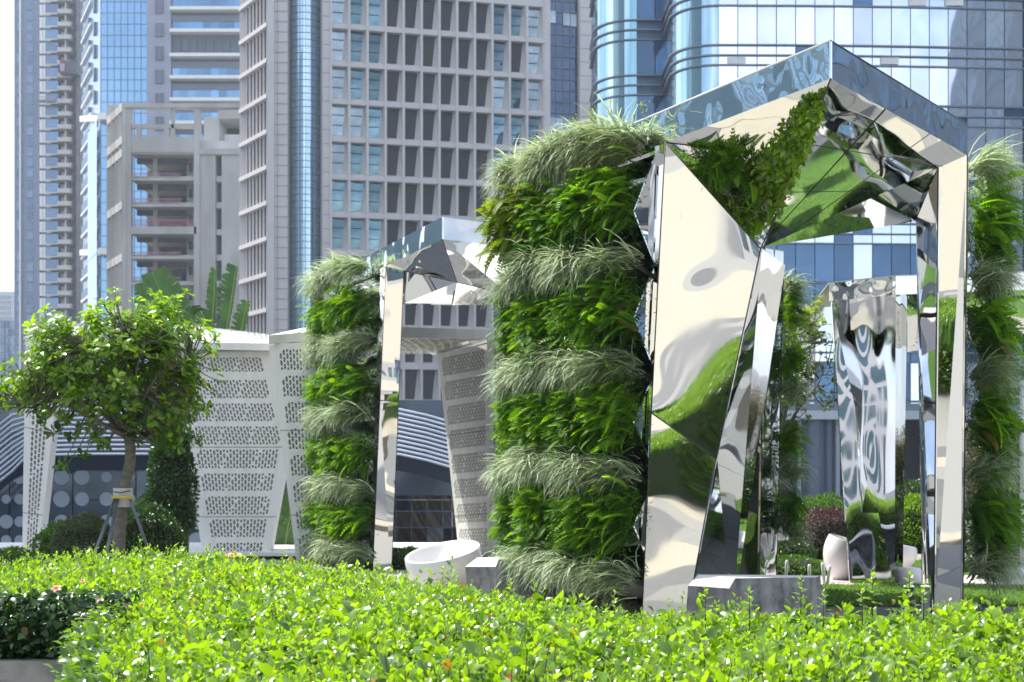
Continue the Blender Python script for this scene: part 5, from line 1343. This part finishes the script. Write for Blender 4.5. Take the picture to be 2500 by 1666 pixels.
# ================================================================ banana like plants
def big_leaf(parent, pts, wL, wR, n=22, curl=.25, tilt=Vector((0, -1, 0)), tear=.5):
    "midrib along pts, blade torn into strips either side"
    pts = [Vector(p) for p in pts]; 
    def mid(s):
        f = s*(len(pts)-1); i = min(int(f), len(pts)-2); return pts[i].lerp(pts[i+1], f-i)
    b = MB(); 
    for side, w in ((-1, wL), (1, wR)):
        for k in range(n):
            s0, s1 = .12+.88*k/n, .12+.88*(k+1)/n
            a, c = mid(s0), mid(s1); d = (c-a).normalized(); o = d.cross(tilt).normalized()*side
            prof = lambda s: math.sin(math.pi*min(1, max(.02, (s-.08)*.98)))**.45
            j = random.uniform(-.18, .18)*tear; ln = random.uniform(1-.25*tear, 1)
            w0, w1_ = w*prof(s0)*ln, w*prof(s1)*ln
            drop = Vector((0, 0, -1))*curl*w+tilt*random.uniform(-.12, .12)*w*tear
            e0 = a+o*w0+d*(w0*.35+j*w)+drop*.9; e1 = c+o*w1_+d*(w1_*.35+j*w)+drop*.9
            m0, m1 = a+o*w0*.5+d*w0*.12+tilt*(-.04)*w, c+o*w1_*.5+d*w1_*.12+tilt*(-.04)*w
            g = (e1-e0)*(.10*tear)
            b.add([a, c, m1, m0, e1-g, e0+g], [(0, 1, 2, 3), (3, 2, 4, 5)], 0, True)
    b.build('leaf_blade', MAT['banana'], parent)
    MB().tube(pts, list(np.linspace(.022, .005, len(pts))), 6).build('leaf_rib', M_('leaf_rib_green', (.22, .34, .08), rough=.4), parent)
D = 25.6
bp = thing('banana_plant', 'broad torn banana leaves rising above the left white pavilion roof', 'banana plant', (GX(430, D), D, 0))
T_ = Vector((.15, -1, 0))
big_leaf(bp, [P(470, 900, D), P(420, 780, D), P(372, 665, D)], .30, .42, 20, .1, T_, .35)
big_leaf(bp, [P(440, 900, D), P(385, 790, D), P(352, 690, D)], .26, .22, 18, .15, T_, .35)
big_leaf(bp, [P(455, 930, D), P(425, 800, D), P(450, 760, D), P(500, 790, D+.2)], .35, .35, 20, .3, T_, .5)
bp2 = thing('banana_plant', 'upright narrow banana leaves behind the roof beside the pink grey tower flank', 'banana plant', (GX(540, D), D, 0))
big_leaf(bp2, [P(515, 860, D), P(520, 760, D), P(526, 655, D)], .14, .05, 16, .1, T_, .6)
big_leaf(bp2, [P(545, 860, D), P(562, 750, D), P(577, 650, D)], .26, .05, 24, .1, T_, .9)
big_leaf(bp2, [P(572, 880, D), P(590, 800, D), P(604, 735, D)], .20, .08, 20, .1, T_, .8)
big_leaf(bp2, [P(520, 880, D), P(512, 800, D), P(490, 760, D)], .2, .2, 16, .3, T_, .7)
bp3 = thing('banana_plant', 'dark banana clump with long stalks between staked tree and wide perforated leg', 'banana plant', (GX(430, 18.3), 18.3, 0))
Dd = 18.3
for a in (([P(455, 1400, Dd), P(420, 1150, Dd), P(395, 1060, Dd)], .09), ([P(460, 1400, Dd), P(440, 1200, Dd), P(440, 1060, Dd)], .08), ([P(450, 1400, Dd), P(410, 1140, Dd), P(360, 1150, Dd)], .09), ([P(450, 1400, Dd), P(420, 1120, Dd+.3), P(400, 1210, Dd)], .09), ([P(440, 1400, Dd), P(440, 1150, Dd-.2), P(470, 1180, Dd-.2)], .14),
          ([P(465, 1400, Dd), P(430, 1260, Dd), P(380, 1200, Dd-.3), P(330, 1235, Dd-.4)], .12), ([P(690, 1420, 24), P(700, 1300, 24), P(725, 1180, 24)], .22), ([P(650, 1420, 24), P(690, 1340, 24), P(720, 1250, 24)], .2)):
    big_leaf(bp3, a[0], a[1], a[1], 18, .35, T_, .6)
for x1, y1 in ((395, 1080), (420, 1060), (440, 1050), (370, 1120)):
    MB().tube([P(455, 1410, Dd), P((455+x1)/2+12, (1410+y1)/2, Dd), P(x1, y1, Dd)], [.03, .022, .012], 6).build('leaf_stalk', MAT['banana'], bp3)

# ================================================================ round bushes
def bush(label, c, rr, n, L, mat, name='round_bush', leaf=LEAFS, rough=.10, cat='bush'):
    t = thing(name, label, cat, (c[0], c[1], 0)); v = sph(n); v[:, 2] = np.where(v[:, 2] < -.5, -v[:, 2], v[:, 2])
    lump = 1+.05*np.sin(v[:, 0]*7+c[0]*9)+.05*np.sin(v[:, 2]*8+v[:, 1]*5)+rng.normal(0, rough*.5, n)
    pos = np.array(c)+v*np.array(rr)*lump[:, None]
    d = v+rng.normal(0, .7, (n, 3)); cl = Cloud()
    cl.add(*leaf, pos, frames(d, v+rng.normal(0, .5, (n, 3))), (L*rnd(.6, 1.3, n))[:, None]*np.ones(3), np.clip(rnd(0, 1, n), 0, 1))
    cl.build('foliage', mat, t)
    n = 16; b = MB()
    b.lathe([(max(.001, math.sin(math.pi*i/10)*.86), -math.cos(math.pi*i/10)*.86) for i in range(11)], (0, 0, 0), n)
    b.v = [(c[0]+x*rr[0], c[1]+y*rr[1], c[2]+z*rr[2]) for x, y, z in b.v]; b.build('twig_core', M_('bush_core', (.02, .03, .012), rough=.95), t)
    return t
def bpx(label, x, y, rx, ry, D, n, L, mat, **k): 
    s = D/F; bush(label, (GX(x, D), D, GZ(y, D)), (rx*s, min(rx, 90)*s, ry*s), n, L, MAT[mat], **k)
bpx('bright green mound bush beside slim perforated leg at left', 150, 1345, 62, 62, 17.6, 2600, .045, 'bush_g')
bpx('large grey green ball bush left of the staked trunk', 208, 1335, 72, 72, 16.6, 9000, .028, 'bush_grey')
bpx('dark glossy ball bush right of the staked trunk', 362, 1320, 74, 76, 16.8, 5200, .042, 'bush_dark')
bpx('low green bush at left edge before the balustrade', 20, 1385, 75, 42, 18.5, 4200, .035, 'bush_g')
bpx('low clipped hedge behind the white egg seat in the centre', 975, 1385, 80, 42, 19.8, 3600, .04, 'bush_g')
bpx('low green bush right of the right white pavilion', 1270, 1370, 70, 40, 19.9, 2600, .04, 'bush_g')
bpx('leafy shrub showing between white pavilion and largest planted side', 1245, 1085, 28, 100, 21.0, 1800, .05, 'bush_g', name='shrub')
bpx('tall green dome bush behind the purple bush', 2010, 1298, 76, 82, 19.6, 5600, .035, 'bush_g')
bpx('dark leafy undergrowth between staked trunk and wide perforated leg', 420, 1210, 52, 165, 18.0, 4200, .06, 'bush_dark', name='shrub')
bpx('purple brown ball bush in front of the green dome', 2022, 1310, 66, 62, 18.8, 5600, .03, 'bush_p')
bpx('lime dome bush between the mirror legs at right', 2245, 1290, 62, 74, 19.4, 4600, .04, 'bush_lime')
bpx('small white flecked dark shrub behind the lime dome', 2230, 1215, 60, 36, 20.6, 1500, .04, 'bush_dark')
bpx('dark green hedge mass at far right behind the planted edge', 2470, 1310, 120, 110, 19.8, 7000, .045, 'bush_dark')
bpx('brown olive twiggy shrub at far right below the cameras', 2440, 1170, 80, 105, 20.6, 5200, .035, 'bush_brown', rough=.3)
bpx('low glossy ground shrub before the purple bush', 1935, 1352, 52, 26, 18.4, 1500, .05, 'bush_dark')
bpx('low bright groundcover mound before the ground lamps', 1925, 1385, 85, 26, 18.1, 2600, .035, 'bush_g')

# ================================================================ seats, benches and small things
def egg_seat(label, c, r, h, tilt_to, group=None, tilt=.42, mid=.62, hollow=.5):
    "egg shaped shell cut by a slanting plane, with a hollow seat"
    t = thing('egg_seat', label, 'seat', c, group); n = 56
    egg = lambda z: max(.001, math.sin(math.pi*min(.999, max(0, z/h*.90+.055))))**.52
    def rimz(a):
        z = mid*h
        for _ in range(30):
            rr = r*egg(z); z = .5*z+.5*(mid*h+tilt*rr*(math.cos(a)*tilt_to[0]+math.sin(a)*tilt_to[1]))
            z = min(z, h*.985)
        return z
    rz = [rimz(2*math.pi*k/n) for k in range(n)]; b = MB(); vs = []
    rows = [0, .01, .03, .06, .1, .16, .24, .34, .44, .55, .66, .76, .85, .92, .97, 1.]
    vs += [(r*.001*math.cos(2*math.pi*k/n), r*.001*math.sin(2*math.pi*k/n), 0) for k in range(n)]
    for u in rows:
        for k in range(n):
            a = 2*math.pi*k/n; z = u*rz[k]; q_ = r*egg(z); vs.append((q_*math.cos(a), q_*math.sin(a), z))
    rim = vs[-n:]; zc = sum(rz)/n
    for f, dz in ((.975, .012), (.94, .004), (.91, -.03), (.86, -.12), (.77, -.24), (.62, -.36), (.42, -.43), (.2, -.46), (.01, -.47)):
        for k in range(n):
            x, y, z = rim[k]; vs.append((x*f, y*f, z*f+(1-f)*zc+dz*hollow))
    L_ = len(vs)//n
    b.add([(c[0]+x, c[1]+y, c[2]+z) for x, y, z in vs], [(i*n+k, i*n+(k+1) % n, (i+1)*n+(k+1) % n, (i+1)*n+k) for i in range(L_-1) for k in range(n)], 0, True)
    b.build('shell', MAT['fibre'], t)
D = 15.2
egg_seat('large white egg shaped seat in front of the slim mirror leg at centre', (GX(1083, D), D, 0.01), .40, .80, (.66, .75), None, .27, .58, .55)
egg_seat('tall white egg seat turned sideways left of the tapering mirror leg', (GX(2056, 17.2), 17.2, 0.02), .22, .62, (-.8, .3), None, .35, .80, .4)
egg_seat('pinkish white egg seat showing behind the tapering mirror leg', (GX(2198, 17.9), 17.9, 0.1), .20, .42, (-.6, -.2), None, .3, .70, .4)
t = thing('low_seat', 'low white rounded bench on the lawn at the right edge', 'bench', (GX(2520, 17), 17, 0))
MB().tube([P(2436, 1402, 17), P(2447, 1402, 17), P(2600, 1402, 17), P(2612, 1402, 17)], [.05, .075, .075, .04], 16).build('seat', MAT['fibre'], t)
MB().box(GX(2455, 17), GX(2595, 17), 16.95, 17.05, .0, .1).build('base', MAT['fibre'], t)
t = thing('stool', 'small white drum stool beside the pinkish egg seat', 'stool', (GX(2215, 16.8), 16.8, 0))
MB().lathe([(0, .0), (.14, .0), (.165, .04), (.165, .15), (.14, .19), (0, .19)], (GX(2215, 16.8), 16.8, 0.01), 28).build('seat', MAT['fibre'], t)

def bench(label, top, zt_, zc, zb_, foot, chf):
    "marble block: top outline points (x, y) list of 4 front-left.. , chamfered left end"
    t = thing('marble_bench', label, 'bench', (foot[0], foot[1], 0)); return t
def block(t, pts_top, pts_bot, zt_, zb_, mt, ms, name='block'):
    n = len(pts_top); v = [(x, y, zt_) for x, y in pts_top]+[(x, y, zb_) for x, y in pts_bot]
    MB().add(v, [tuple(range(n))]).build('bench_top', mt, t)
    for i in range(n):
        j = (i+1) % n; MB().add([v[i], v[j], v[n+j], v[n+i]], [(0, 3, 2, 1)]).build('bench_side', ms, t)
# bench A in front of the largest pavilion, px corners: top 1685-2005, y 1404-1412 ; chamfer left
Da = 10.9
tA = thing('marble_bench', 'grey veined marble bench with bright top right of the large mirror leg', 'bench', (GX(1850, Da), Da, 0))
za = GZ(1409, Da)
A0, A1, A2, A3, A4 = P(1795, 1412, Da), P(1992, 1410, Da+.1), P(2003, 1406, Da+.5), P(1900, 1404, Da+.75), P(1705, 1403, Da+.7)
lf0, lf1 = P(1680, 1430, Da+.15), P(1780, 1437, Da-.02)
MB().poly(A0, A1, A2, A3, A4).build('bench_top', MAT['marble_top'], tA)
MB().poly(lf0, lf1, A0, A4).build('bench_chamfer', MAT['marble_top'], tA)
fb = lambda x, D_: Vector((GX(x, D_), D_, 0))
MB().poly(fb(1668, Da+.15), fb(1775, Da-.02), lf1, lf0).build('bench_side', MAT['marble'], tA)
MB().poly(fb(1775, Da-.02), fb(2010, Da+.0), P(2018, 1445, Da+.05), A1, A0, lf1).build('bench_front', MAT['marble'], tA)
MB().poly(fb(2010, Da+.0), fb(2012, Da+.7), A2, A1, P(2018, 1445, Da+.05)).build('bench_side', MAT['marble'], tA)
MB().poly(fb(1668, Da+.15), fb(1690, Da+.8), fb(2012, Da+.7), A2, A3, A4, lf0).build('bench_rear', MAT['marble'], tA)
Db = 13.2
tB = thing('marble_bench', 'grey veined marble bench beside the white egg seat, partly under hanging grass', 'bench', (GX(1230, Db), Db, 0))
B0, B1, B3, B4 = P(1217, 1366, Db), P(1420, 1366, Db+.1), P(1420, 1359, Db+.7), P(1165, 1362, Db+.55)
m0, m1 = P(1136, 1384, Db+.1), P(1210, 1384, Db-.05)
MB().poly(B0, B1, B3, P(1230, 1359, Db+.7), B4).build('bench_top', MAT['marble_top'], tB)
MB().poly(m0, m1, B0, B4).build('bench_chamfer', MAT['marble_top'], tB)
MB().poly(fb(1146, Db+.1), fb(1212, Db-.05), m1, m0).build('bench_side', MAT['marble'], tB)
MB().poly(fb(1212, Db-.05), fb(1425, Db), B1, B0, m1).build('bench_front', MAT['marble'], tB)
MB().poly(fb(1425, Db), fb(1425, Db+.7), B3, B1).build('bench_side', MAT['marble'], tB)
# round ended ground lamps
for i, (x, yt, y0, dx) in enumerate(((1881, 1362, 1402, 0), (1921, 1368, 1402, -3), (1976, 1378, 1406, 0), (2008, 1374, 1420, 8), (2026, 1380, 1420, -10), (2010, 1374, 1420, 4))):
    lab = ['leftmost short white blade lamp behind the marble bench', 'second short white blade lamp behind the marble bench', 'white blade lamp above the right end of the marble bench', 'left of three crossed white blade lamps beside the tall egg seat', 'right leaning blade lamp of the three crossed ones beside the tall egg seat', 'middle blade lamp of the three crossed ones beside the tall egg seat'][i]
    o = MB().tube([P(x+dx*.6, y0+8, 16.4+i*.02), P(x, yt+4, 16.4+i*.02), P(x-dx*.02, yt, 16.4+i*.02)], [.018, .019, .009], 10).build('blade_lamp', MAT['white_gloss'])
    tag(o, lab, 'garden lamp', 'white blade lamps')
t = thing('bollard', 'short black bollard light rising from the hedge in front of the right leg', 'bollard', (GX(2222, 9.6), 9.6, 0))
MB().box(GX(2213, 9.6), GX(2231, 9.6), 9.6, 9.65, 0, GZ(1434, 9.6)).build('post', MAT['black'], t)
MB().box(GX(2212, 9.6), GX(2232, 9.6), 9.59, 9.66, GZ(1434, 9.6), GZ(1431, 9.6)).build('cap', MAT['white'], t)
t = thing('bollard', 'slim grey bollard light right beside the black one at hedge top', 'bollard', (GX(2262, 9.8), 9.8, 0))
MB().box(GX(2255, 9.8), GX(2270, 9.8), 9.8, 9.85, 0, GZ(1434, 9.8)).build('post', MAT['steel_grey'], t)
MB().box(GX(2254, 9.8), GX(2271, 9.8), 9.79, 9.86, GZ(1434, 9.8), GZ(1431, 9.8)).build('cap', MAT['white_gloss'], t)
# camera pole
D = 17.5
t = thing('camera_pole', 'white pole with two box cameras and a dome camera at the right edge', 'camera pole', (GX(2499, D), D, 0))
MB().tube([P(2499, 1420, D), P(2499, 940, D)], .045, 14).build('pole', MAT['white_gloss'], t)
MB().lathe([(.055, 0), (.06, .03), (.03, .06), (0, .07)], tuple(P(2499, 942, D)), 14).build('pole_cap', MAT['white_gloss'], t)
MB().bar(P(2420, 969, D), P(2499, 969, D), .03, .03).build('arm', MAT['white_gloss'], t)
MB().bar(P(2424, 941, D), P(2499, 944, D), .012, .012).build('cable_arm', MAT['white_gloss'], t)
for x in (2434, 2466):
    c_ = MB().hexa(P(x-10, 952, D), P(x+12, 956, D), P(x+10, 944, D), P(x-12, 941, D), (0, .14, 0)).build('box_camera', MAT['white_gloss'], t)
    MB().hexa(P(x-12, 950, D-.01), P(x-3, 951, D-.01), P(x-3, 944, D-.01), P(x-12, 942, D-.01), (0, .02, 0)).build('lens', MAT['black'], c_).location = c_.location-LOC[t.name]*0 if False else (0, 0, 0)
    MB().bar(P(x, 956, D), P(x, 969, D), .02, .02, (0, 1, 0)).build('bracket', MAT['white_gloss'], t)
dm_ = MB().lathe([(.02, .11), (.05, .10), (.075, .05), (.078, .0), (.078, -.03)], tuple(P(2437, 996, D)), 20).build('dome_camera', MAT['white_gloss'], t)
MB().lathe([(.070, -.03), (.062, -.07), (.035, -.10), (0, -.11)], tuple(P(2437, 996, D)), 20).build('dome_lens', MAT['steel_grey'], t)
MB().box(P(2428, 1008, D).x, P(2444, 1008, D).x, D-.085, D-.06, GZ(1012, D), GZ(1003, D)).build('lens_window', MAT['black'], t)
MB().bar(P(2437, 969, D), P(2437, 980, D), .02, .02, (0, 1, 0)).build('bracket', MAT['white_gloss'], t)
